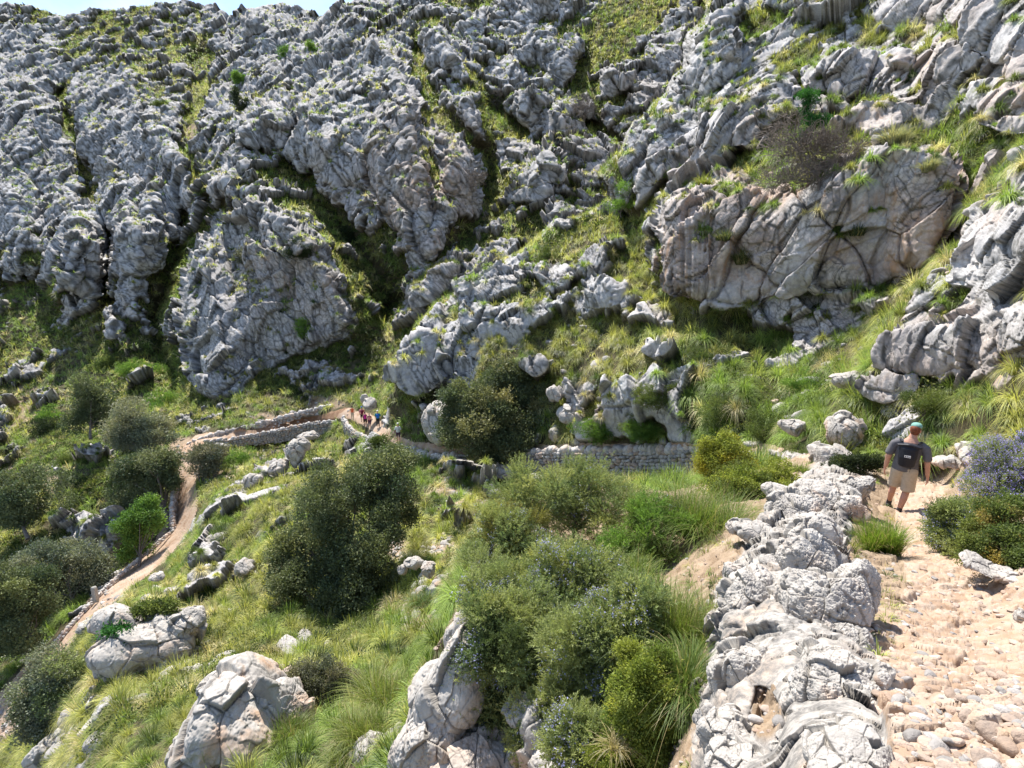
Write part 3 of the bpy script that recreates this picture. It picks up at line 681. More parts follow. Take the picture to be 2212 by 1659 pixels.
def lobes_world(lobes, d, squash=.85):
    """(x,y,rx,ry[,dd]) in view pixels at distance d -> centres and radii in metres"""
    C = []; Rr = []
    for l in lobes:
        dd = d + (l[4] if len(l) > 4 else 0)
        C.append(at(l[0], l[1], dd)); m = dd / (F / K)
        Rr.append((l[2] * m, min(l[2], l[3]) * m * 1.0, l[3] * m))
    return np.array(C), np.array(Rr)
def crown_points(C, Rr, n, rng, inner=.55, sub=9, subr=.38):
    """twig tips clustered on sub-lobes so the crown reads as clumps with gaps"""
    vol = (Rr[:, 0] * Rr[:, 2]); pk = rng.choice(len(C), n, p=vol / vol.sum())
    subs = nz(rng.randn(len(C), sub, 3)) * (.32 + .68 * rng.rand(len(C), sub, 1))
    subs[..., 2] = subs[..., 2] * .9 + .1
    sk = rng.randint(0, sub, n); d = nz(rng.randn(n, 3)); d[:, 2] = d[:, 2] * .9 + .25
    rr = (inner + (1 - inner) * rng.rand(n) ** .5)[:, None]
    sr = (subr * (.6 + .8 * ((np.arange(sub) * 37 % 11) / 11.0)))[sk][:, None]
    off = subs[pk, sk] + d * rr * sr
    P = C[pk] + off * Rr[pk]
    D = nz(d + off * .8 + np.array([0, 0, .35]))
    return P, D, pk * sub + sk
def near_surf(x, y): return float(np.linalg.norm(surf(x, y)) / np.linalg.norm(ray(x, y)))
def plant(name, label, cat, lobes, d, n, leaf, kind='oak', mat=None, base=None, per=6, sub=9, subr=.4, group=None, seed=0, trunk_r=None, flowers=0.0, stems=7, rosemary=False, tipc=None, bare=False, limb_col=(.16, .13, .11)):
    rng = np.random.RandomState(seed + int(lobes[0][0]) * 7 + int(lobes[0][1]))
    if d < 16 and cat == 'shrub': d = min(d, near_surf(np.mean([l[0] for l in lobes]), np.mean([l[1] + .3 * l[3] for l in lobes])) * .97)
    C, Rr = lobes_world(lobes, d); Rr = Rr * (1.12 if cat == 'tree' else 1.34); n = int(n * 1.7); cen = C.mean(0)
    if base is None: b = cen.copy(); b[2] = (C[:, 2] - Rr[:, 2]).min()
    elif len(base) == 2: b = surf(*base)
    else: b = at(*base)
    root = empty(name, b, label, cat, group)
    col0 = np.array(GREEN[kind])
    H = np.linalg.norm(cen - b); tr = trunk_r or max(.02, .035 * H)
    ta = Acc()
    # trunk and limbs
    mid = b + (cen - b) * .45 + rng.randn(3) * H * .04
    pts = np.array([b - np.array([0, 0, .15 * H * .3]), b + (mid - b) * .5 + rng.randn(3) * H * .02, mid]) - b
    tube(ta, pts, [tr * 1.3, tr, tr * .75], 8, limb_col)
    nl = min(len(C) * 3, stems + len(C))
    for k in range(nl):
        c = C[k % len(C)] + nz(rng.randn(3)) * Rr[k % len(C)] * .55
        st = b + (mid - b) * (.5 + .5 * rng.rand()); m1 = st + (c - st) * .5 + rng.randn(3) * .07 * H
        tube(ta, np.array([st, m1, c]) - b, [tr * .5, tr * .33, tr * .1], 5, limb_col)
        for q in range(4 if not bare else 9):
            e = c + nz(rng.randn(3) + [0, 0, .5]) * Rr[k % len(C)] * .4
            s2 = m1 + (c - m1) * rng.rand()
            tube(ta, np.array([s2, (s2 + e) / 2 + rng.randn(3) * .03 * H, e]) - b, [tr * .2, tr * .13, tr * .05], 4, limb_col)
    P, D, ids = crown_points(C, Rr, n, rng, sub=sub, subr=subr); P = P + rng.randn(n, 3) * (.05 * Rr.mean()) * (1 + 2 * (rng.rand(n, 1) < .12))
    if bare:
        a = Acc(); m_ = n
        for k in range(m_):
            p = P[k]; e = p + nz(D[k] + rng.randn(3) * .8) * leaf[0]; md = (p + e) / 2 + rng.randn(3) * leaf[0] * .15
            tube(a, np.array([p, md, e]) - b, [leaf[1], leaf[1] * .7, leaf[1] * .3], 3, limb_col)
        obj('trunk', ta.mesh('trunk'), MAT_BARK, root); obj('twigs', a.mesh('twigs'), MAT_BARK, root)
        return root
    nsub = ids.max() + 1
    hue = 1 + .22 * rng.randn(nsub)[ids][:, None] * np.array([1.0, .7, .5]) + .16 * rng.randn(n)[:, None]
    if tipc is not None:
        m2 = (rng.rand(nsub) < .3)[ids][:, None]; base_c = np.where(m2, np.array(tipc)[None], col0[None])
    else: base_c = np.tile(col0, (n, 1))
    colr = np.clip(base_c * np.clip(hue, .5, 1.7), .008, .6)
    a = Acc()
    if rosemary:      # upright sprigs of narrow leaves
        LS = leaf[2]
        kk = np.tile(np.arange(per), n); Pp = np.repeat(P, per, 0); Dd = np.repeat(D, per, 0); t = (kk / per)[:, None]
        r = nz(rng.randn(n * per, 3)); side = nz(np.cross(Dd, r))
        lp = Pp + Dd * LS * t * (.7 + .6 * np.repeat(rng.rand(n), per)[:, None]); ld = nz(side + Dd * 1.1)
        v, q, c = leaves(lp - b, ld, leaf[0], leaf[1], np.repeat(colr, per, 0), rng)
    else:
        Pp = np.repeat(P, per, 0) + rng.randn(n * per, 3) * leaf[0] * .9; Dd = nz(np.repeat(D, per, 0) + rng.randn(n * per, 3) * .9)
        v, q, c = leaves(Pp - b, Dd, leaf[0], leaf[1], np.repeat(colr, per, 0), rng)
    a.add(v, q, 4, c)
    obj('trunk', ta.mesh('trunk'), MAT_BARK, root)
    obj('crown' if cat == 'tree' else 'foliage', a.mesh('crown'), mat or MAT_SH, root)
    if flowers > 0:
        fm = (rng.rand(nsub) < flowers)[ids] & (rng.rand(n) < (.85 if flowers > .6 else .33)) & (D[:, 2] > -.1)
        fp = P[fm] + D[fm] * (leaf[2] if rosemary else leaf[0]); nf = len(fp)
        if nf:
            fp = np.repeat(fp, 7, 0) + rng.randn(nf * 7, 3) * (.022)
            fc = np.array([.36, .36, .60] if flowers < .6 else [.33, .29, .66])[None] * (1 + .25 * rng.randn(nf * 7, 1))
            fcl = np.clip(fc, .1, .9); v, q, c = leaves(fp - b, rng.randn(nf * 7, 3), .017, .014, fcl, rng)
            fa = Acc(); fa.add(v, q, 4, c); obj('flowers', fa.mesh('flowers'), MAT_SH, root, kind='stuff')
    return root

# ---- boulders
def cube_sphere(n):
    g = np.linspace(-1, 1, n + 1); u, v = np.meshgrid(g, g); u = np.tan(u * np.pi / 4); v = np.tan(v * np.pi / 4); o = np.ones_like(u)
    P = []; Q = []; k = 0
    for a, b, c in ((u, v, o), (v, u, -o), (o, u, v), (-o, v, u), (v, o, u), (u, -o, v)):
        P.append(np.stack([a, b, c], -1).reshape(-1, 3)); i = np.arange((n + 1) ** 2).reshape(n + 1, n + 1) + k
        Q.append(np.stack([i[:-1, :-1], i[:-1, 1:], i[1:, 1:], i[1:, :-1]], -1).reshape(-1, 4)); k += (n + 1) ** 2
    P = nz(np.concatenate(P)); Q = np.concatenate(Q)
    key = np.round(P * 1e5).astype(np.int64); _, ix, inv = np.unique(key, axis=0, return_index=True, return_inverse=True)
    return P[ix], inv.ravel()[Q]
_cs = {}
def rock_geo(rad, n, seed, rot=(0, 0, 0), cuts=14, rough=1.0, sharp=15.0, pits=0.0):
    """angular block: ellipsoid cut by random planes, then jointed and weathered. rad = half sizes (x right, y away, z up)"""
    if n not in _cs: _cs[n] = cube_sphere(n)
    U, Q = _cs[n]; rng = np.random.RandomState(seed)
    N = nz(rng.randn(cuts, 3) + 0); h = .62 + .34 * rng.rand(cuts)
    dn = np.maximum(U @ N.T, 1e-4) / h[None]
    r = (np.sum(dn ** sharp, 1) + 1.0) ** (-1.0 / sharp)
    P = U * r[:, None] * np.asarray(rad)[None]
    s = float(np.mean(rad)); off = rng.rand(3) * 50
    nr = nz(U / np.asarray(rad)[None])
    Z = P + off
    PWv = np.stack([fbm(Z, s * .8, 3, 1), fbm(Z, s * .8, 3, 2), fbm(Z, s * .8, 3, 3)], -1) - .5
    d = (fbm(Z, s * 1.1, 3, 5) - .5) * s * .40 
    cr_ = np.zeros(len(P))
    for lam, amp in ((s * .85, .19 * s), (s * .4, .03 * s)):
        if lam < 2.2 * s / n: break
        F1, F2, cid, fac = voronoi(strata(Z + PWv * lam * .25, 1.2, .75), lam, seed + int(lam * 997), facet=True)
        e = F2 - F1
        d += amp * (sstep(0, .05, e) * .3 + (cid - .5) * .5 + np.clip(fac, -.6, .6) * 1.7)
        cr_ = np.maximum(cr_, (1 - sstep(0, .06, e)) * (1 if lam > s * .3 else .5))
    rg = fbm(Z, s * .16, 5, 8, .65); d -= (sstep(.5, .75, rg)) * s * .05 * (1 + pits)
    d += (fbm(Z, s * .07, 4, 12, .7) - .5) * s * .05 * (1 + pits); d -= sstep(.52, .72, fbm(strata(Z, 1.4, .6), s * .3, 5, 31, .62)) * s * .05
    d = d * .8
    P = P + nr * (d * rough)[:, None]
    a, b_, c_ = rot; Mx = np.array(Matrix.Rotation(a, 3, 'X') @ Matrix.Rotation(b_, 3, 'Y') @ Matrix.Rotation(c_, 3, 'Z'))
    return P @ Mx.T, Q, cr_
def rock_material(name, warm=.25, dark=.0):
    m = M(name); c0 = m.attr(); s = m.sep(c0)
    mid = m.noise(2.6, 7, .65); fin = m.noise(17, 6, .72)
    c = m.ramp(mid, [(.25, (.26, .243, .225)), (.5, (.42, .39, .355)), (.75, (.56, .525, .48))])
    c = m.mix(m.ramp(m.noise(1.3, 5, .6, dist=.6), [(.5, 0), (.68, warm)]), c, (.55, .33, .19))
    c = m.mix(m.ramp(m.noise(3.5, 6, .72, dist=.8), [(.56, 0), (.70, .55)]), c, (.22, .22, .23))
    c = m.mix(m.ramp(fin, [(.34, .45), (.52, 0)]), c, (.22, .20, .18))
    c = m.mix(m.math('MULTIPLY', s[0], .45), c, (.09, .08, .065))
    n = m.bump(m.noise(7, 8, .72), .4, .02); n = m.bump(m.noise(60, 6, .75), .4, .005, n)
    m.pbr(c, .92, n, .25); return m.m
MAT_RK = rock_material('limestone', .35); MAT_RKW = rock_material('limestone_ochre', .85)
def boulder(label, x, y, rx, ry, d, seed, n=40, depth=None, rot=(0, 0, 0), mat=None, name='boulder', cat='rock', cuts=14, group=None, parts=None, rough=1.0, pits=0.0):
    c = at(x, y, d); m = d / (F / K)
    az_ = math.atan2(c[0], c[1])
    a = Acc()
    for (px, py, prx, pry, pd, prot) in ([(x, y, rx, ry, 0, rot)] + list(parts or [])):
        cc = at(px, py, d + pd); mm = (d + pd) / (F / K)
        h_ = pry * mm; dp_ = (depth if depth and (px, py) == (x, y) else (depth or 1e9)); dp_ = min(dp_, (prx + pry) / 2 * mm * 1.15)
        fi = abs(math.asin((cc / np.linalg.norm(cc))[2])); rz_ = math.sqrt(max(h_ * h_ - (dp_ * math.sin(fi)) ** 2, (.5 * h_) ** 2)) / math.cos(fi)
        rad = (prx * mm * 1.16, dp_ * 1.16, rz_ * 1.16)
        P, Q, cr_ = rock_geo(rad, n, seed, prot, cuts, rough, pits=pits); seed += 13
        ca, sa = math.cos(-az_), math.sin(-az_)
        P = np.stack([P[:, 0] * ca - P[:, 1] * sa, P[:, 0] * sa + P[:, 1] * ca, P[:, 2]], -1)
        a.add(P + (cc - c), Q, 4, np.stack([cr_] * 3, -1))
    o = obj(name, a.mesh(name), mat or MAT_RK, None, c, label=label, cat=cat, group=group)
    return o

# ---- dry stone walls
_st = cube_sphere(3)
mw = M('dry_stone'); c_ = mw.attr(); mw.pbr(mw.mix(mw.ramp(mw.noise(9, 5, .7), [(.35, .5), (.6, 0)]), c_, (.14, .13, .12)), .93, mw.bump(mw.noise(14, 6, .7), .6, .04), .2); MAT_WALL = mw.m
_TP = []
def stones(acc, P, size, rng, fr=None, tone=1.0, warm=.3, flat=False, hi=False):
    """one rough block per point; fr = (T,U,N) frames or None for random"""
    U, Q = _st; n = len(P)
    cube = np.sign(U) * np.abs(U) ** .55; cube /= np.abs(cube).max()
    if fr is None:
        if not _TP:
            for k in range(14): _TP.append(rock_geo((1, 1, 1), 4, 500 + k, (0, 0, 0), 8, .25, 40)[0]); _TP.append(rock_geo((1, 1, 1), 9, 700 + k, (0, 0, 0), 9, .6, 30)[0])
        U, Q = cube_sphere(9 if hi else 4)
        tpl = np.stack([_TP[2 * k + (1 if hi else 0)] for k in range(14)]); v = tpl[rng.randint(0, 14, n)] * size[:, None, :] * 1.25
    else: v = cube[None] * size[:, None, :] * (1 + .10 * rng.randn(n, len(U), 1) * np.ones((1, 1, 3)))
    if fr is None:
        q = nz(rng.randn(n, 3)); r = nz(np.cross(q, rng.randn(n, 3)))
        if flat: q = nz(rng.randn(n, 3) * np.array([1, 1, .22])); r = nz(np.cross(np.array([0, 0, 1.0]) + .2 * rng.randn(n, 3), q))
        s = np.cross(q, r)
        fl = np.stack([q, r, s], 1)
    else: fl = fr
    v = np.einsum('nkj,njl->nkl', v, fl) + P[:, None]
    col = (np.array([.44, .41, .385])[None] * (tone * (.7 + .5 * rng.rand(n, 1)))) + np.where(rng.rand(n, 1) < warm, np.array([.08, .0, -.05])[None], 0)
    f = Q[None] + (np.arange(n) * len(U))[:, None, None]
    acc.add(v.reshape(-1, 3), f.reshape(-1, 4), 4, np.repeat(np.clip(col, .05, .8), len(U), 0))
def wall(label, pts, stone=.3, thick=.5, cap=.25, seed=0, caps=True, group='dry stone walls along the path'):
    """pts: (x, y of the wall top, distance, height)"""
    rng = np.random.RandomState(seed); W3 = np.array([at(p[0], p[1], p[2]) for p in pts]) + [0, 0, .05]; Hs = np.array([p[3] for p in pts])
    seg = np.linalg.norm(np.diff(W3, axis=0), axis=1); cs = np.concatenate([[0], np.cumsum(seg)]); Lt = cs[-1]
    a = Acc(); o0 = W3[0].copy()
    def pos(s): return np.stack([np.interp(s, cs, W3[:, k]) for k in range(3)], -1)
    rows = int(np.ceil(Hs.max() / (stone * .62)))
    for r_ in range(rows):
        s = 0.0; ss = []
        while s < Lt:
            w_ = stone * (.6 + .9 * rng.rand()); ss.append((s + w_ / 2, w_)); s += w_
        ss = np.array(ss); P = pos(ss[:, 0]); Hh = np.interp(ss[:, 0], cs, Hs); z = (r_ + .5) * stone * .62 + rng.randn(len(ss)) * stone * .07
        keep = z < Hh; P = P[keep]; wv = ss[keep, 1]; z = z[keep]
        if not len(P): continue
        T_ = nz(pos(ss[keep, 0] + .2) - pos(ss[keep, 0] - .2)); T_[:, 2] *= .8; T_ = nz(T_); N_ = nz(np.cross(T_, [0, 0, 1.0])); U_ = np.cross(N_, T_)
        an = rng.randn(len(P)) * .28
        fr = np.stack([T_ * np.cos(an)[:, None] + U_ * np.sin(an)[:, None], N_, -T_ * np.sin(an)[:, None] + U_ * np.cos(an)[:, None]], 1)
        P = P - np.array([0, 0, 1.0]) * z[:, None] + N_ * (rng.randn(len(P)) * .03)[:, None]
        size = np.stack([wv * .49, np.full(len(P), thick * .5), stone * .31 * (.8 + .5 * rng.rand(len(P)))], -1)
        stones(a, P - o0, size, rng, fr)
    if caps:
        s = np.arange(0, Lt, stone * .8) + rng.rand(len(np.arange(0, Lt, stone * .8))) * stone * .5
        P = pos(np.clip(s, 0, Lt)); P[:, 2] += cap * .35 * rng.rand(len(P)); sz = cap * (.5 + .6 * rng.rand(len(P), 1)) * np.array([[.7, .6, .65]])
        stones(a, P - o0, sz, rng, None, 1.25, .2)
    return obj('dry_stone_wall', a.mesh('dry_stone_wall', True), MAT_WALL, None, o0, label=label, cat='wall', group=group)

# ================================================================ GRASS (uncountable): sampled over the relief by distance
GN = blur(normals(GP.reshape(-1, 3)), 2); GN *= np.sign((GN * dirc).sum(1))[:, None]; GN = nz(GN)
GPf = GP.reshape(-1, 3); SNf = samp(sN, gxf, gyf)
gmask = (.12 + .88 * smooth_) * (1 - RM) * (1 - sstep(-26, -6, pm)) * (1 - .93 * SOm)
steep = GN[:, 2]
gprob = gmask * sstep(.0, .45, steep) + RM * (1 - sstep(-30, -8, pm)) * sstep(.5, .8, steep) * .07 * sstep(.42, .56, fbm(P3, 2.0, 3, 33))
pat = fbm(P3, 9, 4, 41); pat2 = fbm(P3, 2.5, 3, 43)
def grass(name, dmin, dmax, size, space, nb, seg, width, ntry, seed, extra=None, label=None, cat='grass', near=False):
    rng = np.random.RandomState(seed)
    ok = np.where((Ld >= dmin) & (Ld < dmax) & (gprob > .04) & (SNf < 6))[0] if not near else np.where((Ld >= dmin) & (Ld < dmax) & (SNf > 6) & (PM < .05) & (EM < .05))[0]
    if extra is not None: ok = ok[extra[ok]]
    if not len(ok): return
    k = rng.choice(ok, ntry); k = k[rng.rand(len(k)) < gprob[k]] if not near else k
    P = GPf[k] ; cell = np.floor(P / space).astype(np.int64); key = (cell[:, 0] * 73856093) ^ (cell[:, 1] * 19349663) ^ (cell[:, 2] * 83492791)
    _, ui = np.unique(key, return_index=True); k = k[ui]; P = GPf[k]
    up_ = nz(GN[k] * .45 + np.array([0, 0, .8])); sz = size * (.45 + .85 * rng.rand(len(k)) ** .8)
    sz *= np.where(RM[k] > .5, .6, 1.0)
    t = sstep(.42, .6, pat[k] * .6 + pat2[k] * .4 + rng.randn(len(k)) * .07)[:, None]
    col = np.array([.41, .41, .13]) * t + np.array([.23, .32, .075]) * (1 - t)
    dry = (rng.rand(len(k)) < .11)[:, None]; col = np.where(dry, np.array([.58, .51, .28])[None], col)
    dk = (rng.rand(len(k)) < .10)[:, None]; col = np.where(dk, np.array([.08, .12, .035])[None], col)
    col = col * (.55 + .75 * rng.rand(len(k), 1)); 
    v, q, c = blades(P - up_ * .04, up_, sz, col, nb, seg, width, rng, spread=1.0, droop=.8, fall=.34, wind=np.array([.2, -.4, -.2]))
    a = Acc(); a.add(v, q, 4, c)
    print(name, len(k), 'tufts')
    return obj(name, a.mesh(name, True), MAT_GR, kind='stuff', label=label, cat=cat)
grass('grass', 85, 400, 1.8, 1.35, 20, 2, .10, 260000, 1, label='olive and straw grass tufts spread over the far rocky mountain')
grass('grass', 48, 85, 1.4, 1.3, 50, 3, .055, 220000, 2, label='green and yellow grass tufts on the middle slopes by the path')
grass('grass', 26, 48, 1.15, 1.18, 150, 4, .030, 160000, 3, label='yellow green grass tussocks on the knoll and gully slopes')
grass('grass', 15, 26, .95, .92, 230, 5, .018, 90000, 14, label='long green grass tussocks at the foot of the big cliff')
grass('grass', 3, 15, .62, .66, 240, 5, .010, 60000, 4, label='long green grass tussocks on the nearer slopes below the cliff')
grass('grass', 26, 85, .5, .7, 14, 2, .045, 12000, 5, label='short thin grass between the tussocks of the middle slopes')
grass('grass', 3, 26, .34, .5, 34, 3, .012, 7000, 6, label='short thin grass between the tussocks of the nearer slopes')
grass('grass', 3.2, 16, .22, .42, 40, 3, .006, 1500, 8, near=True, label='sparse little grass tufts on the bare stony shelf')
def scrub(label, dmin, dmax, n, seed):
    rng = np.random.RandomState(seed); ok = np.where((Ld > dmin) & (Ld < dmax) & (gmask > .5) & (SNf < 0) & (fbm(P3, 6, 3, 131) > .5))[0]
    k = rng.choice(ok, n); P = GPf[k]; sz = .28 + .5 * rng.rand(n) ** 2; per = 46
    cl = np.array([(.07, .10, .03), (.11, .15, .04), (.16, .17, .05), (.06, .08, .035), (.20, .20, .10)])[rng.randint(0, 5, n)]
    u = nz(rng.randn(n * per, 3)); u[:, 2] = np.abs(u[:, 2]); r_ = (.6 + .45 * rng.rand(n * per, 1))
    s = np.repeat(sz, per)[:, None]; Q_ = np.repeat(P, per, 0) + u * r_ * s * np.array([1, 1, .75]); lf = max(.06, .0020 * (dmin + dmax) / 2)
    v, q, c = leaves(Q_, nz(u + rng.randn(n * per, 3) * .6), lf, lf * .6, np.clip(np.repeat(cl, per, 0) * (1 + .25 * rng.randn(n * per, 1)), .01, .6), rng)
    a = Acc(); a.add(v, q, 4, c); obj('scrub', a.mesh('scrub'), MAT_SH, kind='stuff', label=label, cat='scrub')
scrub('low leafy dark green scrub between the grass of the far slopes', 55, 160, 8500, 11)
scrub('low leafy dark green scrub between the grass of the nearer slopes', 14, 55, 4600, 12)
print('grass done', round(time.time() - T0, 1))
# ================================================================ WALLS
wall('long dry stone wall holding up the path below the big cliff, right of the oak', [(1095,984,40.6,1.5),(1140,980,39.2,2.0),(1200,977,37.2,2.1),(1300,977,34.2,1.9),(1400,977,31.2,1.6),(1480,974,28.6,1.3),(1540,970,26.6,.9)], .34, .6, .42, 1)
wall('short dry stone wall piece between the two round oaks, with white capstones', [(872,968,48.6,.8),(905,984,47,1.7),(950,990,45,1.9),(985,990,44,1.9)], .34, .6, .55, 2)
wall('curved dry stone wall of the far path bend, left of the walkers', [(442,954,65.5,.5),(500,949,66.5,1.0),(560,939,67.6,1.3),(620,926,69,1.6),(680,914,70,1.6),(728,910,70,1.3)], .36, .6, .3, 3)
wall('dry stone wall rounding the outer corner beneath the group of walkers', [(742,903,68,.8),(752,922,65,1.6),(772,938,61.5,1.8),(800,950,58,1.5),(838,962,53,1.2)], .36, .6, .35, 4)
wall('low rubble wall on the uphill side of the far path bend', [(405,962,66.5,.6),(450,944,68,.5),(530,925,70,.7),(600,906,71.5,.8),(660,890,72.5,.6),(715,878,73,.4)], .4, .6, .4, 5)
wall('straight low wall on the left edge of the sunken path by the tall trunk', [(374,1150,53.5,1.0),(371,1100,55.5,1.3),(375,1060,57.5,1.3),(380,1020,60,.8)], .36, .5, .3, 6)
wall('tumbled stone edge on the right side of the sunken path', [(425,1020,60,.6),(430,1060,57.6,.7),(432,1100,55.4,.8),(415,1140,53.6,.6)], .4, .6, .4, 7)
wall('thin line of edging stones down the lower path towards the posts', [(368,1150,52.9,.15),(312,1198,50,.15),(252,1248,47.2,.15),(192,1308,43.6,.15),(120,1388,40.7,.15)], .3, .35, .2, 8)
# ================================================================ TREES
OL = (.055, .028); 
def tree(label, lobes, d, n, kind='oak', leaf=(.11, .06), base=None, name='holm_oak_tree', **kw):
    kw.setdefault('per', 7)
    return plant(name, label, 'tree', lobes, d, n, leaf, kind, MAT_OAK, base, **kw)
tree('largest round holm oak, dark, standing in the ravine below the wall gap', [(826,1030,66,62,1),(850,1090,62,80,1),(700,1110,85,85,0),(690,1215,92,100,0),(785,1200,100,110,0),(715,1300,88,62,-1),(640,1270,42,62,0),(790,1300,72,62,0),(765,1060,55,60,0),(615,1190,30,50,0)], 25, 11000, 'oak', (.105, .06), (765,1360,23.5), sub=20, subr=.27, tipc=(.18,.2,.09))
tree('broad holm oak growing over the dry stone wall in the middle', [(1090,830,62,55,1),(1030,880,75,60,0),(1120,890,68,58,0),(1060,935,100,55,-1),(1000,935,48,50,0),(1150,880,42,42,0),(1065,975,70,32,-1)], 41, 7500, 'oak', (.16, .09), (1052,1000,40.3), sub=18, subr=.28, tipc=(.21,.21,.10))
tree('holm oak with a tall dark trunk at the left edge of the sunken path', [(330,1005,55,50,0),(295,1040,38,45,0),(350,1045,32,32,0),(310,1080,40,35,0)], 57, 3000, 'oak', (.2, .12), (368,1140,55), sub=10, trunk_r=.28, tipc=(.17,.19,.1))
tree('grey green holm oak just above the one beside the sunken path', [(290,920,60,42,0),(255,935,38,32,0),(335,950,42,28,0),(290,950,40,30,0)], 63, 2600, 'oliv', (.2, .12), (300,985,62), sub=10)
tree('upright dark oak highest of the left hand trees', [(205,850,38,42,0),(190,900,40,36,0),(225,890,30,36,0)], 69, 1900, 'oak', (.2, .12), (195,945,67), sub=9)
tree('dark round oak at the left edge above the rock band', [(60,1065,58,46,0),(50,1105,60,45,0),(12,1090,30,48,0)], 58, 2600, 'oak', (.2, .12), (60,1160,56), sub=10)
tree('wide grey green oak on the slope left of the small stone posts', [(105,1215,48,38,0),(180,1225,52,45,0),(130,1265,52,38,0),(195,1270,32,28,0)], 48, 3000, 'oliv', (.17, .1), (160,1310,46.5), sub=11)
tree('big oak cut by the left edge below the grey green oak', [(35,1280,75,52,0),(60,1340,75,55,0),(10,1375,60,45,0),(60,1395,34,24,-1)], 42, 3800, 'oak', (.16, .1), (60,1430,40.5), sub=12, tipc=(.17,.2,.09))
tree('feathery olive green tree in the lower left corner above the path', [(125,1470,70,52,0),(165,1525,62,55,0),(85,1530,52,52,0),(185,1475,38,38,0),(120,1570,62,36,0)], 24, 4600, 'oliv', (.1, .055), (140,1620,22.5), sub=13, tipc=(.15,.19,.08))
tree('thin grey olive tree leaning over the right side of the sunken path', [(438,985,32,30,0),(468,990,26,22,0),(440,1015,30,24,0)], 57.5, 1000, 'grey', (.2, .09), (432,1085,56), sub=8, trunk_r=.13, name='olive_tree')
tree('bright green leafy young tree below the left wall of the sunken path', [(312,1105,32,24,0),(290,1145,34,34,0),(325,1135,26,22,0),(288,1185,24,26,0)], 50, 1500, 'bright', (.2, .1), (300,1220,49), sub=9, name='young_tree')
tree('dark dense bush tree rooted in the big rock face above the left oaks', [(570,555,42,30,0),(542,575,26,24,0),(595,572,30,26,0)], 92, 1700, 'grey', (.3, .18), (572,600,91), sub=9, name='cliff_tree')
for (x, y, rx, ry, kd, lb) in [(612,125,13,17,'bright','small bright green tree, left of two in the gap below the summit crag'),(673,112,12,13,'bright','small bright green tree, right of two in the gap below the summit crag'),(520,175,13,11,'bright','lone yellow green bush on the grassy upper left slope'),(522,240,13,32,'dark','tall dark shrub in the shadowed cleft on the upper left slope'),(1335,432,30,26,'bright','bright green shrub at the foot of the big cliff, at its left corner'),(665,712,16,18,'bright','pale green shrub on the rock face above the path bend'),(820,955,18,12,'mid','small green bush at the wall corner beside the walkers')]:
    dd = near_surf(x, y) - 1.5
    plant('shrub', lb, 'shrub', [(x, y, rx, ry, 0), (x + rx * .5, y + ry * .5, rx * .6, ry * .6, 0)], dd, 420, (.0022 * dd, .0013 * dd), kd, MAT_SH, None, 6, sub=7)
dd = near_surf(1750, 300) - 1.0
plant('ivy_clad_shrub', 'ivy covered green shrub standing up from the bare brown thicket on the cliff', 'shrub', [(1742,212,20,14,0),(1744,240,10,20,0),(1758,268,22,18,0),(1746,292,11,20,0)], dd, 900, (.085, .05), 'ivy', MAT_SH, (1755,318,dd), 6, sub=7)
plant('thorn_thicket', 'bare brown thicket of twigs on the ledge of the big cliff', 'shrub', [(1775,345,75,36,0),(1720,330,55,30,0),(1720,390,50,30,0),(1815,370,55,26,0),(1700,295,30,26,.5),(1840,330,30,20,0)], near_surf(1775, 380) - .8, 1250, (.65, .016), 'grey', None, (1770,415,near_surf(1770,415)), bare=True, sub=9, limb_col=(.38,.30,.24))
for (x, y, rx, ry, lb) in [(1070,222,26,20,'thin bare grey bush in the middle grassy gully'),(1262,238,34,24,'thin greyish bush on the split crag right of the gully'),(1015,400,22,26,'small dark leafless bush on the ridge left of the gully')]:
    dd = near_surf(x, y) - 1
    plant('bare_bush', lb, 'shrub', [(x, y, rx, ry, 0)], dd, 260, (.9, .045), 'grey', None, None, bare=True, sub=8, limb_col=(.26,.23,.19))
# ================================================================ SHRUBS
RL = (.030, .0085, .11)
def rosemary(label, lobes, d, n, base=None, fl=.12, **kw):
    kw.setdefault('sub', 22); kw.setdefault('subr', .27); kw.setdefault('per', 16)
    return plant('rosemary_bush', label, 'shrub', lobes, d, n, RL, kw.pop('kind', 'rosm'), MAT_SH, base, rosemary=True, flowers=fl, limb_col=(.24,.18,.14), stems=14, **kw)
rosemary('tall rosemary bush in front of the long wall, left of the big grass tussock', [(1230,1060,85,55,0),(1130,1065,58,46,0),(1330,1085,72,55,0),(1275,1130,85,42,-.3),(1190,1110,60,45,0),(1270,1030,35,32,0)], 10.2, 6500, (1240,1180,10), .09)
rosemary('green rosemary bush sprawling beside the bare stony ground', [(1410,1135,62,45,0),(1390,1190,66,42,-.4),(1340,1220,50,34,-.5)], 8.9, 3600, (1400,1230,8.6), .05, kind='bright', tipc=(.13,.17,.05))
rosemary('yellowish rosemary bush with pale blue flowers at the top of the leaning slab', [(1110,1165,62,46,0),(1080,1130,36,28,.2),(1060,1215,50,50,0),(1150,1200,46,38,0)], 8.0, 3600, (1100,1270,7.8), .14, kind='rosm', tipc=(.19,.18,.05))
rosemary('wide rosemary bush in the middle of the shelf above the dark hollow', [(1100,1280,70,62,0),(1200,1255,84,58,0),(1290,1250,75,55,0),(1330,1310,65,56,0),(1240,1310,70,40,-.3)], 6.9, 6500, (1220,1420,6.6), .12)
rosemary('dark hanging rosemary bush with violet flowers below the leaning slab edge', [(1080,1420,62,85,.1),(1070,1530,52,70,.2),(1150,1480,62,70,.4),(1200,1400,62,55,.3)], 5.5, 5600, (1140,1500,5.7), .2, tipc=(.07,.10,.04))
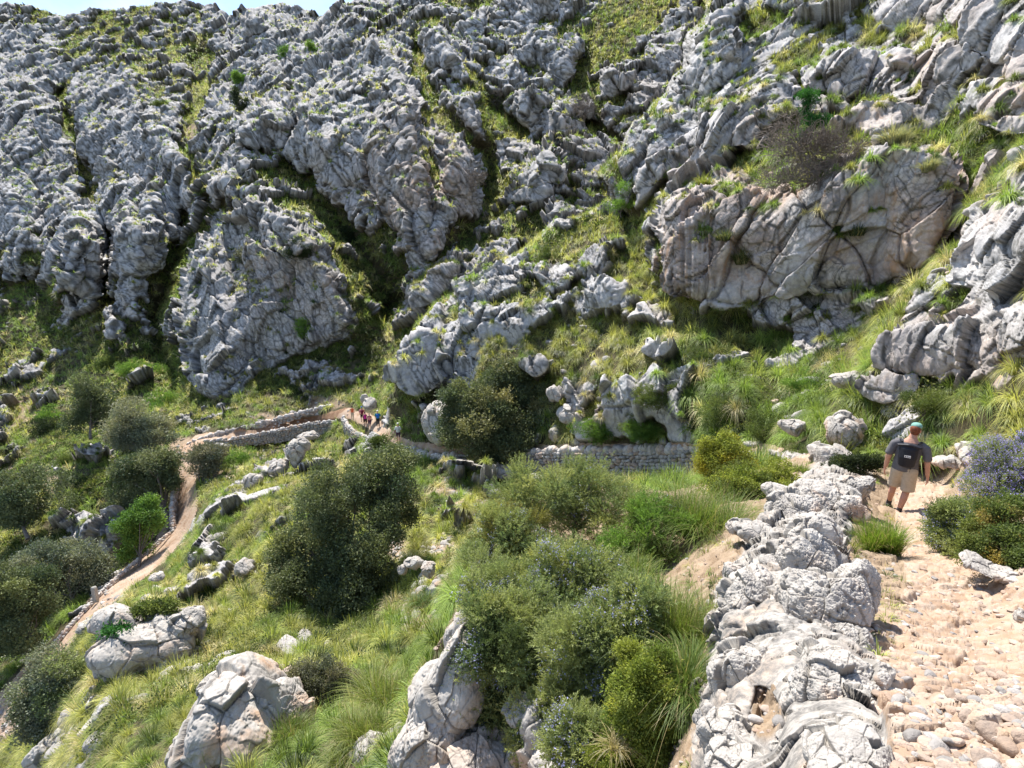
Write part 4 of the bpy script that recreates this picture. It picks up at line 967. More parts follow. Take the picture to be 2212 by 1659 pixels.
rosemary('lower rosemary bush next to the yellow green bush in the foreground', [(1250,1400,60,60,0),(1300,1460,45,62,0),(1215,1530,70,50,0),(1180,1600,62,42,0)], 5.2, 4600, (1240,1560,5.3), .15)
rosemary('blue flowered rosemary spilling in at the right edge beside the path', [(2185,1035,44,62,.4),(2150,1090,44,36,.2),(2200,1110,40,46,0)], 8.0, 3600, (2190,1180,7.9), .75)
rosemary('dark low rosemary at the inner edge of the path on the right', [(2080,1130,46,36,0),(2055,1165,40,34,0),(2120,1175,50,42,-.3)], 7.0, 3200, (2090,1210,6.9), .28, tipc=(.07,.1,.04))
rosemary('middle rosemary bush hanging over the yellow green cushion bush', [(1330,1390,60,62,0),(1380,1330,50,46,0),(1290,1530,62,60,0)], 5.0, 4600, (1330,1560,5.2), .10)
rosemary('rosemary bush at the very bottom, right of the broken ochre rock', [(1250,1620,60,52,0),(1330,1650,50,40,0)], 4.4, 3000, (1290,1700,4.4), .08)
rosemary('rosemary bush on the left of the shelf, directly above the slab', [(1060,1330,48,60,0),(1120,1360,60,55,0)], 5.9, 3200, (1100,1440,6.0), .16)
def bush(label, lobes, d, n, kind, leaf, base=None, name='shrub', **kw):
    kw.setdefault('sub', 24); kw.setdefault('subr', .27)
    return plant(name, label, 'shrub', lobes, d, n, leaf, kind, MAT_SH, base, kw.pop('per', 8), **kw)
bush('olive yellow bush at the right edge below the blue flowered rosemary', [(2175,1140,50,50,0),(2150,1200,50,42,-.3),(2205,1210,50,60,-.4)], 6.3, 5200, 'mid', (.028, .013), (2180,1260,6), tipc=(.26,.22,.07))
bush('yellow green cushion bush at the bottom beside the rock edge', [(1395,1470,66,50,0),(1440,1545,70,62,0),(1380,1590,62,55,0),(1360,1640,60,40,0),(1480,1600,46,50,0)], 4.1, 9000, 'yel', (.021, .010), (1410,1640,4.1), tipc=(.15,.19,.035), subr=.3)
bush('yellow tipped spurge bush behind the big grass tussock, by the wall end', [(1580,985,44,34,0),(1545,1010,30,30,0)], 14, 1800, 'yel', (.05, .022), (1580,1060,13.8), tipc=(.24,.23,.03))
bush('olive green spurge bush between the tussock and the rock edge', [(1640,1045,60,34,0),(1590,1065,45,36,0),(1680,1075,36,26,-.3)], 12.2, 2800, 'yel', (.045, .02), (1630,1095,11.8), tipc=(.13,.16,.04))
bush('dark green creeping bush on the stones left of the man', [(1850,1005,46,15,0),(1815,1020,34,16,0),(1880,1000,24,12,0)], 13.2, 1500, 'dark', (.045, .02), None, tipc=(.08,.10,.04))
bush('grey twiggy bush between the two boulders at the bottom left', [(700,1465,48,38,0),(665,1490,34,34,0),(735,1490,36,34,0)], 10.4, 3000, 'grey', (.035, .016), (700,1530,10.2), tipc=(.10,.11,.05))
bush('glossy dark green bush growing on the left flank of the left boulder', [(263,1395,24,32,0),(275,1430,22,26,0)], 20, 800, 'ivy', (.1, .06), None)
bush('olive shrub on top of the left boulder', [(335,1320,34,14,0),(360,1335,24,12,0)], 21, 700, 'mid', (.09, .045), None)
SHR = [(2000,872,36,26,'mid','rounded green shrub on the slope straight behind the man'),(1660,925,40,30,'mid','dark rounded shrub under the shaded grass, nearest the wall end'),(1555,895,38,26,'mid','low green shrub above the wall, left of the dark rounded one'),(1715,985,30,20,'mid','small green shrub at the path turn in front of the wall end'),(1110,690,0,0,'',''),(1380,920,34,16,'mid','flat green shrub on top of the long wall bank'),(480,1010,20,14,'mid','green shrub below the curved far wall, left side'),(600,955,26,12,'mid','green shrub below the curved far wall, middle'),(520,1000,24,22,'bright','vivid green shrub on the bare red bank'),(300,800,34,20,'bright','vivid green shrub in the gully left of the great rock face'),(340,870,34,22,'bright','low bright green shrub under the great rock face'),(230,790,26,14,'mid','dark green shrub on the open slope above the upright oak'),(100,930,24,20,'dark','dark shrub on the red earth at the far left'),(150,1000,24,14,'mid','green shrub on the left slope between the red patches'),(110,905,28,16,'bright','bright shrub above the red earth on the far left'),(350,230,16,10,'mid','green shrub high on the left mountain side'),(640,540,26,16,'dark','dark shrub at the foot of the central buttress'),(760,520,22,24,'dark','dark shrub in the shaded cleft right of the great rock face'),(1180,560,22,16,'mid','green shrub on the grassy crest of the knoll'),(1540,770,40,20,'mid','green shrub in the shaded hollow under the cliff'),(1760,830,44,24,'bright','bright green grassy shrub at the edge of the cliff shadow'),(1420,860,46,24,'mid','bushy green clump on the slope above the long wall'),(1300,935,42,22,'bright','bright green clump above the wall next to the oak'),(1390,935,42,22,'bright','bright green clump above the middle of the long wall'),(1870,985,26,12,'mid','low shrub on the stones behind the rock edge')]
for (x, y, rx, ry, kd, lb) in SHR:
    if not rx: continue
    dd = near_surf(x, y) - .3
    plant('shrub', lb, 'shrub', [(x, y, rx, ry, 0), (x - rx * .4, y + ry * .4, rx * .6, ry * .6, -.2), (x + rx * .5, y + ry * .3, rx * .55, ry * .6, -.2)], dd, int(500 + 900 * (rx * ry) / 1200), (max(.0019 * dd, .03), max(.001 * dd, .014)), kd, MAT_SH, None, 7, sub=9)
# ================================================================ GRASS TUSSOCKS one can point at
def tussock(label, x, y, rpx, d, nb=420, col=(.15, .21, .04), width=None, up=(0, 0, 1), spread=.95, dry=.12, seed=0, droop=.55, hgt=1.15):
    d = min(d, near_surf(x, y + rpx * .5) * .985)
    rng = np.random.RandomState(seed + x + y); m = d / (F / K); s = rpx * m * hgt; c = at(x, y + rpx * .55, d)
    k = 5; off = rng.randn(k, 3) * s * np.array([.17, .17, .03]); up_ = np.tile(np.array(up, float), (k, 1))
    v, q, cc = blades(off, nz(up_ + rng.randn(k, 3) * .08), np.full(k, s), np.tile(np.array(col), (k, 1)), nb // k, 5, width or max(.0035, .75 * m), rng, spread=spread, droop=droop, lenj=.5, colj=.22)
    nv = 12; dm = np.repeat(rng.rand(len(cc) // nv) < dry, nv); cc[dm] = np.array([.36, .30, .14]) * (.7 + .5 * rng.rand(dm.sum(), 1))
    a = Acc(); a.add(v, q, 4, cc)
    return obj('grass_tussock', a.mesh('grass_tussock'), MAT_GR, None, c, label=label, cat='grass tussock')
tussock('largest long bladed grass tussock, in front of the long wall end', 1510, 1085, 150, 9.3, 2600)
tussock('lush grass tussock growing on the path beside the rock edge, behind the tall boulder', 1905, 1150, 88, 7.0, 1500, (.17, .25, .035), spread=.55)
tussock('big overhanging grass tussock against the rock edge, above the yellow bush', 1455, 1330, 165, 4.9, 2800, (.15, .20, .04))
tussock('long drooping grass below the overhanging tussock at the rock edge', 1490, 1430, 120, 4.1, 1800, (.13, .19, .04), spread=1.2)
tussock('arching grass behind the overhanging tussock, nearer the stony ground', 1380, 1235, 95, 6.6, 1200)
tussock('round spiky grass tussock between the big bottom boulder and the small white rocks', 622, 1565, 75, 9.0, 900, (.17, .22, .05))
tussock('sunlit yellow green tussock left of the leaning slab', 850, 1470, 105, 9.0, 2000, (.2, .24, .05))
tussock('second sunlit tussock, lower, left of the leaning slab', 785, 1555, 90, 8.6, 1600, (.19, .23, .045))
tussock('third sunlit tussock, at the bottom edge left of the small white rocks', 730, 1620, 55, 8.0, 900, (.2, .24, .06))
tussock('grass tussock on bare red earth right of the largest oak', 910, 1285, 42, 16.5, 500, (.12, .18, .05))
tussock('grass tussock in the shadow of the ravine, beside the yellowish rosemary', 1010, 1185, 44, 13.5, 500, (.10, .18, .05))
tussock('olive tussock above the top of the leaning slab', 985, 1245, 32, 11.5, 420, (.17, .18, .05))
tussock('small tussock on the stones at the path turn, left of the man', 1730, 1005, 32, 14.6, 420)
tussock('green tussock right of the man at the path edge', 2090, 1020, 34, 10.4, 600, (.13, .24, .04))
tussock('feathery tussock next to the right hand rosemary', 2085, 1075, 46, 8.8, 800, (.16, .22, .06))
tussock('pale tussock at the right edge behind the blue flowered rosemary', 2160, 1040, 26, 9.2, 400, (.2, .23, .09))
tussock('dry tussock hanging on the face of the leaning slab', 1015, 1440, 55, 5.9, 420, (.30, .27, .13), spread=1.3, dry=.5)
tussock('dry pale grass stalks below the yellow green bush', 1330, 1600, 55, 3.9, 160, (.38, .33, .2), spread=1.2, dry=.7)
tussock('thin dry grass at the bottom between white rocks and slab', 880, 1640, 45, 6.2, 220, (.34, .3, .16), dry=.6)
tussock('tussock on the cliff ledge left of the brown thicket', 1520, 385, 40, 36.2, 380, (.25, .28, .06), width=.04)
tussock('whitish mop of grass on the ledge right of the brown thicket', 1930, 285, 55, 28.2, 600, (.30, .30, .17), width=.03)
tussock('second whitish mop of grass lower on the same ledge', 2010, 350, 36, 26.5, 380, (.30, .30, .17), width=.03)
tussock('dark tuft hanging alone from the middle of the big cliff face', 1855, 490, 34, 26.8, 300, (.07, .10, .04), width=.028)
tussock('dark shaggy tuft hanging in the corner of the big cliff face', 1600, 545, 44, 31.6, 380, (.09, .11, .04), width=.035)
tussock('long dark tuft in the cliff face, left of the shaggy one', 1560, 500, 36, 33, 300, (.1, .12, .05), width=.035)
# ================================================================ ROCKS
def B(label, x, y, rx, ry, d, seed, n=40, **kw):
    if d < 10 and x > 1500 and x < 1970: d = min(d, near_surf(x, y) * .985)
    return boulder(label, x, y, rx, ry, d, seed, n, **kw)
B('huge cracked boulder at the left, above the lower path', 315, 1400, 84, 72, 20.5, 11, 90, depth=1.3, cuts=11, parts=[(262,1345,45,36,.4,(0,.2,0)),(400,1345,38,36,.6,(0,0,0)),(380,1410,34,44,.2,(0,.3,0)),(255,1420,36,52,.2,(0,0,0))])
B('massive flat topped boulder at the bottom, left of the spiky tussock', 505, 1590, 112, 120, 9.4, 21, 110, depth=.8, cuts=12, mat=MAT_RKW, parts=[(500,1490,82,34,.2,(0,-.05,0)),(600,1540,58,60,.1,(0,.2,0)),(420,1650,46,60,.0,(0,0,0))])
B('tall grey slab leaning at the left of the rosemary bushes', 955, 1530, 60, 140, 5.9, 35, 110, depth=.42, rot=(0, .3, 0), cuts=9, parts=[(1000,1360,24,62,.4,(0,.35,0)),(930,1600,72,90,-.2,(0,.2,0)),(1040,1640,100,58,-.5,(0,0,0))])
B('broken ochre rock under the dark rosemary, foot of the shelf', 1150, 1600, 36, 80, 5.2, 37, 70, depth=.25, cuts=9, mat=MAT_RKW, parts=[(1130,1530,40,30,.1,(0,0,0)),(1210,1640,60,40,-.3,(0,0,0)),(1270,1600,44,56,-.4,(0,0,0))])
B('small white angular rock at the bottom, left one of the pile', 800, 1620, 33, 32, 7.3, 41, 60, cuts=8)
B('white angular rock at the bottom, right one of the pile', 882, 1585, 26, 25, 7.4, 43, 50, cuts=8)
B('little white rock between the two white angular rocks', 846, 1592, 15, 13, 7.3, 44, 36, cuts=8)
B('grey rock in the bottom pile below the right white rock', 850, 1645, 30, 22, 6.9, 45, 44, cuts=8)
B('grey rock at the bottom left of the white pile', 740, 1655, 30, 24, 7.3, 46, 44, cuts=8)
B('blue grey rock at the bottom edge beneath the feathery tree', 110, 1640, 42, 46, 22.5, 47, 60)
B('shaded rock shelf between the feathery tree and the huge cracked boulder', 250, 1555, 58, 30, 17, 48, 60)
B('long white outcrop on the grass right of the lower path', 462, 1178, 42, 17, 37.5, 51, 60, rot=(0,-.5,0))
B('pair of pale rocks on the grass left of the largest oak', 530, 1228, 18, 22, 30, 53, 50, parts=[(545,1250,13,13,0,(0,0,0))])
B('pale rock on the grass just above the huge cracked boulder, right', 375, 1280, 17, 13, 31.5, 54, 40)
B('white rock on the grass just above the huge cracked boulder, left', 328, 1278, 18, 10, 35, 55, 40, rot=(0,-.4,0))
B('pale rock by the lower path above the huge cracked boulder', 340, 1245, 15, 9, 36, 56, 30)
B('pale low rock beside the lower path, left of the huge boulder', 188, 1352, 20, 15, 36, 57, 40)
B('grey crag standing in the grass below the far bend, right one', 640, 980, 20, 24, 51, 58, 60, parts=[(655,958,16,14,0,(0,0,0))])
B('grey rounded rock in the grass below the far bend, left one', 602, 1010, 22, 14, 50.5, 59, 50)
B('pale rocks below the left rounded rock of the far bend', 545, 1040, 22, 14, 48, 60, 50, rot=(0,-.6,0))
B('pale rocks on the crest by the outer wall corner', 668, 942, 22, 9, 57, 61, 40)
B('grey white rock above the walkers', 788, 862, 9, 9, 62, 62, 30)
B('grey rock right above the blue hatted walker', 800, 872, 14, 12, 60, 63, 30)
B('grey slab beside the path between walkers and white shirted walker', 832, 938, 10, 22, 57, 64, 30)
B('white capping rock at the left end of the short wall', 865, 972, 9, 12, 48.5, 65, 30, mat=MAT_RK)
B('second white capping rock of the short wall', 893, 977, 7, 9, 47, 66, 26)
B('big grey rock at the left foot of the middle oak', 955, 922, 36, 42, 45, 67, 70, parts=[(930,905,20,16,.5,(0,0,0))])
B('tan rounded boulder right of the middle oak, on stacked stones', 1238, 896, 30, 22, 37.5, 68, 60, mat=MAT_RKW)
B('smaller grey boulder perched above the tan rounded one', 1199, 852, 17, 19, 38, 69, 44)
B('white block lying alone on the knoll crest', 1015, 780, 12, 11, 47.5, 70, 36)
B('stacked brown stones under the tan rounded boulder, left', 1202, 940, 13, 18, 38.2, 71, 30, mat=MAT_RKW)
B('stacked brown stones under the tan rounded boulder, right', 1255, 948, 20, 20, 36.8, 72, 36, mat=MAT_RKW)
B('brown rock in the ravine below the wall', 1090, 1022, 24, 15, 38.5, 73, 40, mat=MAT_RKW)
B('grey rock in the ravine right under the wall foot', 1150, 1040, 20, 14, 36.5, 74, 40)
B('pale rocks in the shadow of the ravine', 895, 1215, 18, 15, 21, 75, 40, parts=[(925,1230,14,16,-.4,(0,0,0)),(870,1230,10,10,0,(0,0,0))])
B('sharp pinkish boulder behind the man to the left', 1828, 928, 34, 36, 15.6, 76, 70, cuts=9, mat=MAT_RKW)
B('round pale boulder above the wall end, left of the sharp pinkish one', 1712, 922, 24, 15, 18.3, 77, 50)
B('pale boulder at the foot of the right ledges', 1828, 820, 26, 20, 18.0, 78, 50)
B('smooth pale boulder left of the ochre ledge', 1925, 848, 34, 26, 16.4, 79, 60)
B('white block on the cliff top right of the brown thicket', 1940, 250, 24, 20, 30.2, 80, 50)
B('small round stones on the cliff ledge next to the thicket', 1905, 300, 22, 11, 28.6, 81, 40, parts=[(1895,285,13,8,.2,(0,0,0))])
B('pinkish flat rock behind the man to the right', 2115, 985, 44, 20, 11.8, 82, 70, mat=MAT_RKW, parts=[(2050,1000,26,12,.5,(0,0,0))])
B('flat pale rock left of the man at the path turn', 1790, 985, 42, 22, 14.2, 83, 60)
B('small ochre rock lying left of the man', 1760, 1035, 26, 18, 12.2, 84, 44, mat=MAT_RKW)
B('grey ledge stone at the far edge of the path, left of the creeping bush', 1700, 985, 34, 10, 17, 85, 40)
# the rock edge of the near path, from the man to the bottom of the picture
B('long crest of pitted ochre rock just left of the man', 1778, 1080, 72, 34, 9.2, 91, 110, depth=.5, mat=MAT_RKW, rot=(0,-.12,0), pits=1.5, parts=[(1852,1050,34,22,.5,(0,0,0)),(1715,1100,50,34,-.5,(0,.1,0)),(1838,1097,32,22,-.4,(0,0,0))])
B('white rock of the path edge before the pitted ochre crest', 1690, 1070, 34, 24, 9.0, 92, 70)
B('flat grey rock at the outer side of the path edge, upper', 1640, 1155, 40, 28, 7.0, 93, 80, parts=[(1600,1140,26,20,.2,(0,0,0))])
B('orange broken stone resting on the path edge', 1668, 1210, 26, 14, 6.1, 94, 60, mat=MAT_RKW, cuts=7)
B('white rock hump at the upper end of the tall boulder', 1752, 1150, 46, 38, 6.2, 95, 90, pits=1)
B('outer pale rock of the path edge beside the overhanging tussock', 1610, 1300, 52, 74, 4.9, 96, 110, depth=.35, pits=1, parts=[(1590,1240,30,28,.5,(0,0,0))])
B('tall grey pitted boulder, the largest of the path edge', 1778, 1320, 70, 86, 4.15, 97, 140, depth=.4, rot=(.1, .25, 0), cuts=9, pits=1.6, parts=[(1742,1215,50,56,.9,(0,.35,0)),(1812,1395,62,56,-.35,(0,.1,.4)),(1838,1290,38,66,.3,(0,.3,0))])
B('pale rock below the outer path edge, next to the yellow green bush', 1595, 1450, 54, 72, 3.75, 98, 110, depth=.35, pits=1)
B('front boulder with a tan overhanging face below the tall grey one', 1815, 1480, 98, 78, 3.0, 99, 150, depth=.42, rot=(.1, .1, 0), cuts=9, mat=MAT_RKW, pits=1, parts=[(1770,1580,72,90,.0,(0,0,0)),(1900,1560,66,80,-.1,(0,0,0))])
B('ochre slab at the very bottom of the path edge', 1845, 1650, 84, 62, 2.25, 101, 130, depth=.28, cuts=8, mat=MAT_RKW)
B('grey rock at the bottom left of the path edge', 1575, 1585, 58, 50, 2.95, 102, 110, depth=.3, parts=[(1530,1560,30,34,.2,(0,0,0))])
B('white rock in the bottom corner of the path edge above the gravel pocket', 1600, 1650, 72, 34, 2.6, 103, 100, depth=.25)
B('small white stone lying in the gravel pocket, upper', 1690, 1590, 13, 11, 2.6, 104, 40, cuts=8)
B('small white stone lying in the gravel pocket, lower', 1680, 1615, 15, 12, 2.5, 105, 40, cuts=8)
B('flat long step stone in the path at the right', 2150, 1235, 62, 13, 5.5, 106, 80, rot=(0,.25,0), mat=MAT_RKW)
B('rust red stone at the right edge of the path', 2205, 1330, 12, 14, 4.3, 107, 40, mat=MAT_RKW)
B('half buried pointed stone in the path, right of the front boulder', 2075, 1480, 32, 20, 2.95, 108, 60)
B('large flat stone sunk in the path near the bottom', 2130, 1560, 50, 26, 2.35, 109, 70, rot=(0,.2,0))
B('smooth flat stone sunk in the path at the bottom edge', 1990, 1590, 44, 22, 2.2, 110, 60, rot=(0,.3,0))
# posts
def post(label, x, y, h, d, w=.16):
    a = Acc(); U, Q = cube_sphere(5); c = at(x, y, d); rng = np.random.RandomState(x)
    v = np.sign(U) * np.abs(U) ** .3; v = v / np.abs(v).max() * np.array([w, w, h / 2]) * (1 + .05 * rng.randn(len(U), 1)); v[:, 2] += h / 2
    a.add(v, Q, 4, np.array([.4, .39, .36])); obj('stone_post', a.mesh('stone_post'), MAT_WALL, None, c, label=label, cat='post', group='stone posts by the lower path')
post('upper of two small stone posts by the lower path', 293, 1272, 1.0, 45.5); post('lower of two small stone posts by the lower path', 208, 1300, 1.3, 43.5)
# loose stones on the path, the stony shelf and the far scree: uncountable
def scatter(name, label, sel, n, lo, hi, seed, warm, space=0.0):
    rng = np.random.RandomState(seed); ok = np.where(sel)[0]; k = rng.choice(ok, n); P = GPf[k]; s = lo + (hi - lo) * rng.rand(n, 1) ** 3
    a = Acc(); stones(a, P, s * np.array([[.8, .6, .33]]) * (.7 + .6 * rng.rand(n, 3)), rng, None, .88, warm, True, hi < 1 and False or name == 'scattered_rocks'); obj(name, a.mesh(name), MAT_WALL, kind='stuff', label=label, cat='stones')
scatter('loose_stones', 'loose pale and orange stones strewn over the near path and shelf', (PM + SOm > .4) & (RM < .3) & (Ld < 14) & (SNf > 5) & (Ld > 1.2), 5500, .006, .045, 5, .75)
scatter('scree_stones', 'small pale stones strewn on the red earth of the slopes', (SOm > .4) & (Ld > 14) & (Ld < 80) & (SNf < 0), 2200, .05, .32, 6, .4)
scatter('scattered_rocks', 'countless small grey rocks sticking out of the hillside grass', (RM < .5) & (PM < .1) & (Ld > 14) & (Ld < 140) & (fbm(P3, 3.5, 3, 99) > .55) & (D0 > .15), 1100, .12, .6, 7, .1)
print('objects done', round(time.time() - T0, 1))
# ================================================================ PEOPLE
def capsule_bm(chains, sub=10):
    """tapered capsules through joints -> one blobby surface (voxel remeshed)"""
    a = Acc(); U, Q = cube_sphere(4)
    for ch in chains:
        for (p, r), (q, s) in zip(ch[:-1], ch[1:]):
            p = np.array(p, float); q = np.array(q, float); L_ = np.linalg.norm(q - p); n = max(2, int(L_ / (min(min(np.atleast_1d(r)), min(np.atleast_1d(s))) * .35)) + 1)
            for t in np.linspace(0, 1, n):
                rr = np.array(r) * (1 - t) + np.array(s) * t
                a.add(U * rr + p + (q - p) * t, Q, 4)
    return a
def blob(name, chains, mat, voxel, parent, smooth=6, col=None, cut=None):
    me = capsule_bm(chains).mesh(name); o = bpy.data.objects.new('tmp', me); COL.objects.link(o)
    md = o.modifiers.new('r', 'REMESH'); md.mode = 'VOXEL'; md.voxel_size = voxel; md.use_smooth_shade = True
    sm = o.modifiers.new('s', 'SMOOTH'); sm.factor = .5; sm.iterations = smooth
    dg = bpy.context.evaluated_depsgraph_get(); m2 = bpy.data.meshes.new_from_object(o.evaluated_get(dg))
    bpy.data.objects.remove(o); m2.name = name; m2.materials.clear()
    if cut is not None: cut(m2)
    return obj(name, m2, mat, parent)
def flat_mat(name, c, rough=.85, var=.12, bump=.0, scale=30):
    m = M(name); cc = m.mix(1.0, c, m.ramp(m.noise(scale, 4, .6), [(.3, 1 - var), (.7, 1 + var)]), 'MULTIPLY')
    m.pbr(cc, rough, m.bump(m.noise(scale * .35, 3, .5), bump, .02) if bump else None, .3); return m.m
MT = {k: flat_mat(k, *v) for k, v in {'skin': ((.50, .27, .19), .55, .1), 'shirt_grey': ((.125, .12, .128), .9, .15, .5, 22), 'khaki': ((.46, .385, .29), .9, .1, .5, 22), 'pack_black': ((.012, .013, .02), .55, .2, .4, 20), 'hair_red': ((.17, .05, .02), .7, .4), 'cap_mint': ((.17, .33, .28), .85, .1), 'sock': ((.05, .045, .05), .9, .2), 'shoe': ((.03, .03, .032), .7, .2), 'white_cloth': ((.72, .70, .68), .85, .05), 'black_cloth': ((.015, .015, .018), .8, .2), 'magenta': ((.50, .02, .24), .8, .1), 'blue_cloth': ((.02, .12, .50), .8, .1), 'teal': ((.01, .20, .21), .8, .1), 'maroon': ((.16, .02, .05), .8, .1), 'pink': ((.60, .22, .22), .8, .1), 'orange': ((.62, .14, .06), .8, .1), 'hair_dark': ((.03, .02, .015), .7, .3), 'purple': ((.08, .03, .07), .8, .1), 'label_white': ((.75, .75, .76), .6, .03)}.items()}
def hand(w, dirn, s=1.0, side=1):
    """palm, four unequal curled fingers and a thumb, from wrist w pointing along dirn (down)"""
    w = np.array(w, float); d = nz(np.array(dirn, float)); fwd = np.array([0, 1.0, 0]); o = nz(np.cross(d, fwd)) * 1.0
    ch = [[(w, (.022 * s, .024 * s, .022 * s)), (w + d * .045 * s, (.017 * s, .038 * s, .03 * s)), (w + d * .085 * s, (.015 * s, .04 * s, .02 * s))]]
    for k, (off, ln) in enumerate(((.030, .066), (.011, .076), (-.009, .070), (-.028, .054))):
        p0 = w + d * .085 * s + fwd * off * s; inn = np.array([-side * .35, .12, 0])
        p1 = p0 + nz(d + inn * .5) * ln * .5 * s; p2 = p1 + nz(d + inn * 1.6) * ln * .5 * s
        ch.append([(p0, .0095 * s), (p1, .0088 * s), (p2, .0075 * s)])
    t0 = w + d * .03 * s + fwd * .03 * s; t1 = t0 + nz(d * .7 + fwd * .7) * .04 * s; t2 = t1 + nz(d + fwd * .2) * .03 * s
    ch.append([(t0, .013 * s), (t1, .011 * s), (t2, .009 * s)])
    return [[(p, (r, r, r) if np.isscalar(r) else r) for p, r in c] for c in ch]
def C3(ch): return [[(p, (r, r, r) if np.isscalar(r) else r) for p, r in c] for c in ch]

# ---- the man on the near path (x right, y forward = away from the camera, z up, metres above his standing foot)
feet = at(1938, 1110, 10.6); gz = feet[2]
man = empty('person', feet, 'man in grey t-shirt, khaki shorts and mint cap, black backpack, seen from behind', 'person', rz=-math.atan2(feet[0], feet[1]) - .05)
hipz = .93; nk = (.03, .02, 1.50)
body = C3([
 [((.0, .02, .95), (.155, .11, .11)), ((.01, .02, 1.12), (.14, .10, .1)), ((.02, .01, 1.30), (.165, .11, .1)), ((.03, .0, 1.42), (.15, .09, .07)), (nk, .065), ((.055, .045, 1.60), .062)],
 [((.06, .055, 1.66), (.076, .088, .10)), ((.062, .07, 1.71), (.076, .092, .085))],
 [((.065, .145, 1.63), (.05, .03, .05)), ((.066, .150, 1.60), (.035, .02, .03))],
 [((.07, .165, 1.66), (.012, .016, .02)), ((.07, .168, 1.64), (.014, .016, .012))],
 [((-.018, .05, 1.655), (.010, .02, .03)), ((-.018, .05, 1.64), (.010, .014, .02))], [((.142, .05, 1.655), (.010, .02, .03)), ((.142, .05, 1.64), (.010, .014, .02))],
 [((-.155, .0, 1.40), .062), ((-.215, -.01, 1.365), .058), ((-.275, -.02, 1.12), .05), ((-.295, .04, .90), .037), ((-.305, .05, .86), .027)],
 [((.21, .0, 1.39), .062), ((.265, -.01, 1.355), .058), ((.318, -.03, 1.11), .05), ((.345, .02, .88), .037), ((.355, .03, .83), .027)],
 [((-.085, .03, .92), .105), ((-.13, .16, .55), .068), ((-.135, .16, .50), .06), ((-.15, .16, .36), .058), ((-.17, .26, .13), .04), ((-.175, .28, .06), .042)],
 [((.085, .0, .92), .105), ((.085, .05, .52), .07), ((.075, .03, .46), .06), ((.06, -.02, .34), .061), ((.02, -.06, .10), .04), ((.01, -.05, .05), .042)],
]) + hand((-.307, .055, .85), (-.02, .12, -1), 1.08, -1) + hand((.357, .035, .82), (.05, .12, -1), 1.08, 1)
blob('body', body, MT['skin'], .0085, man, 3)
shirt = C3([
 [((.0, .02, .90), (.215, .145, .05)), ((.0, .02, 1.05), (.198, .135, .1)), ((.015, .01, 1.25), (.20, .135, .1)), ((.025, .0, 1.38), (.19, .115, .07)), ((.03, .01, 1.445), (.13, .085, .045)), ((.03, .015, 1.475), (.078, .072, .02))],
 [((-.13, .0, 1.41), .074), ((-.215, -.01, 1.365), .074), ((-.268, -.02, 1.19), (.076, .082, .06))],
 [((.19, .0, 1.40), .074), ((.265, -.01, 1.355), .074), ((.31, -.03, 1.18), (.076, .082, .06))]])
def open_bottom(z0):
    def f(me):
        import bmesh
        b = bmesh.new(); b.from_mesh(me)
        r_ = bmesh.ops.bisect_plane(b, geom=b.verts[:] + b.edges[:] + b.faces[:], plane_co=(0, 0, z0), plane_no=(0.06, 0, -1), clear_outer=True); b.to_mesh(me); b.free()
    return f
blob('t_shirt', shirt, MT['shirt_grey'], .012, man, 5, cut=open_bottom(.865))
shorts = C3([[((-.06, .02, .93), (.125, .13, .07)), ((.06, .01, .93), (.125, .13, .07))], [((-.09, .03, .88), .125), ((-.125, .13, .62), (.112, .112, .1)), ((-.13, .15, .52), (.115, .115, .05))],
 [((.09, .0, .88), .125), ((.095, .035, .62), (.115, .115, .1)), ((.09, .04, .50), (.118, .118, .05))]])
def cut_sh(me):
    open_bottom(.48)(me)
blob('shorts', shorts, MT['khaki'], .012, man, 4, cut=cut_sh)
hair = C3([[((.06, .03, 1.685), (.083, .086, .085)), ((.06, .015, 1.62), (.072, .06, .05))]]); blob('hair', hair, MT['hair_red'], .009, man, 2)
cap_o = blob('cap', C3([[((.066, .075, 1.745), (.088, .10, .058)), ((.066, .08, 1.725), (.090, .10, .05))], [((.09, .18, 1.715), (.07, .07, .012)), ((.10, .22, 1.705), (.055, .05, .010))]]), MT['cap_mint'], .008, man, 2)
for nm, ch, mt in (('sock', [[((-.168, .25, .17), .047), ((-.174, .28, .05), .046)]], 'sock'), ('sock', [[((.027, -.055, .14), .047), ((.012, -.05, .05), .046)]], 'sock'),
                   ('shoe', [[((-.176, .26, .045), (.047, .06, .045)), ((-.19, .40, .035), (.047, .05, .032))]], 'shoe'), ('shoe', [[((.012, -.085, .045), (.048, .06, .045)), ((-.02, .075, .03), (.05, .055, .032))]], 'shoe')):
    blob(nm, C3(ch), MT[mt], .009, man, 2)
pk = blob('backpack', C3([[((.02, -.20, 1.06), (.135, .085, .06)), ((.022, -.215, 1.2), (.15, .10, .1)), ((.025, -.20, 1.36), (.155, .09, .05)), ((.025, -.185, 1.42), (.165, .065, .02))], [((-.09, -.16, 1.47), .018), ((-.13, -.04, 1.475), .022), ((-.13, .09, 1.40), .02)], [((.15, -.16, 1.47), .018), ((.185, -.04, 1.47), .022), ((.19, .09, 1.39), .02)],
 [((-.14, -.19, 1.41), (.03, .05, .02)), ((.02, -.24, 1.445), (.05, .05, .022)), ((.19, -.19, 1.41), (.03, .05, .02))],[((.10, -.24, 1.05), .008), ((.085, -.22, .93), .008)]]), MT['pack_black'], .010, man, 3)
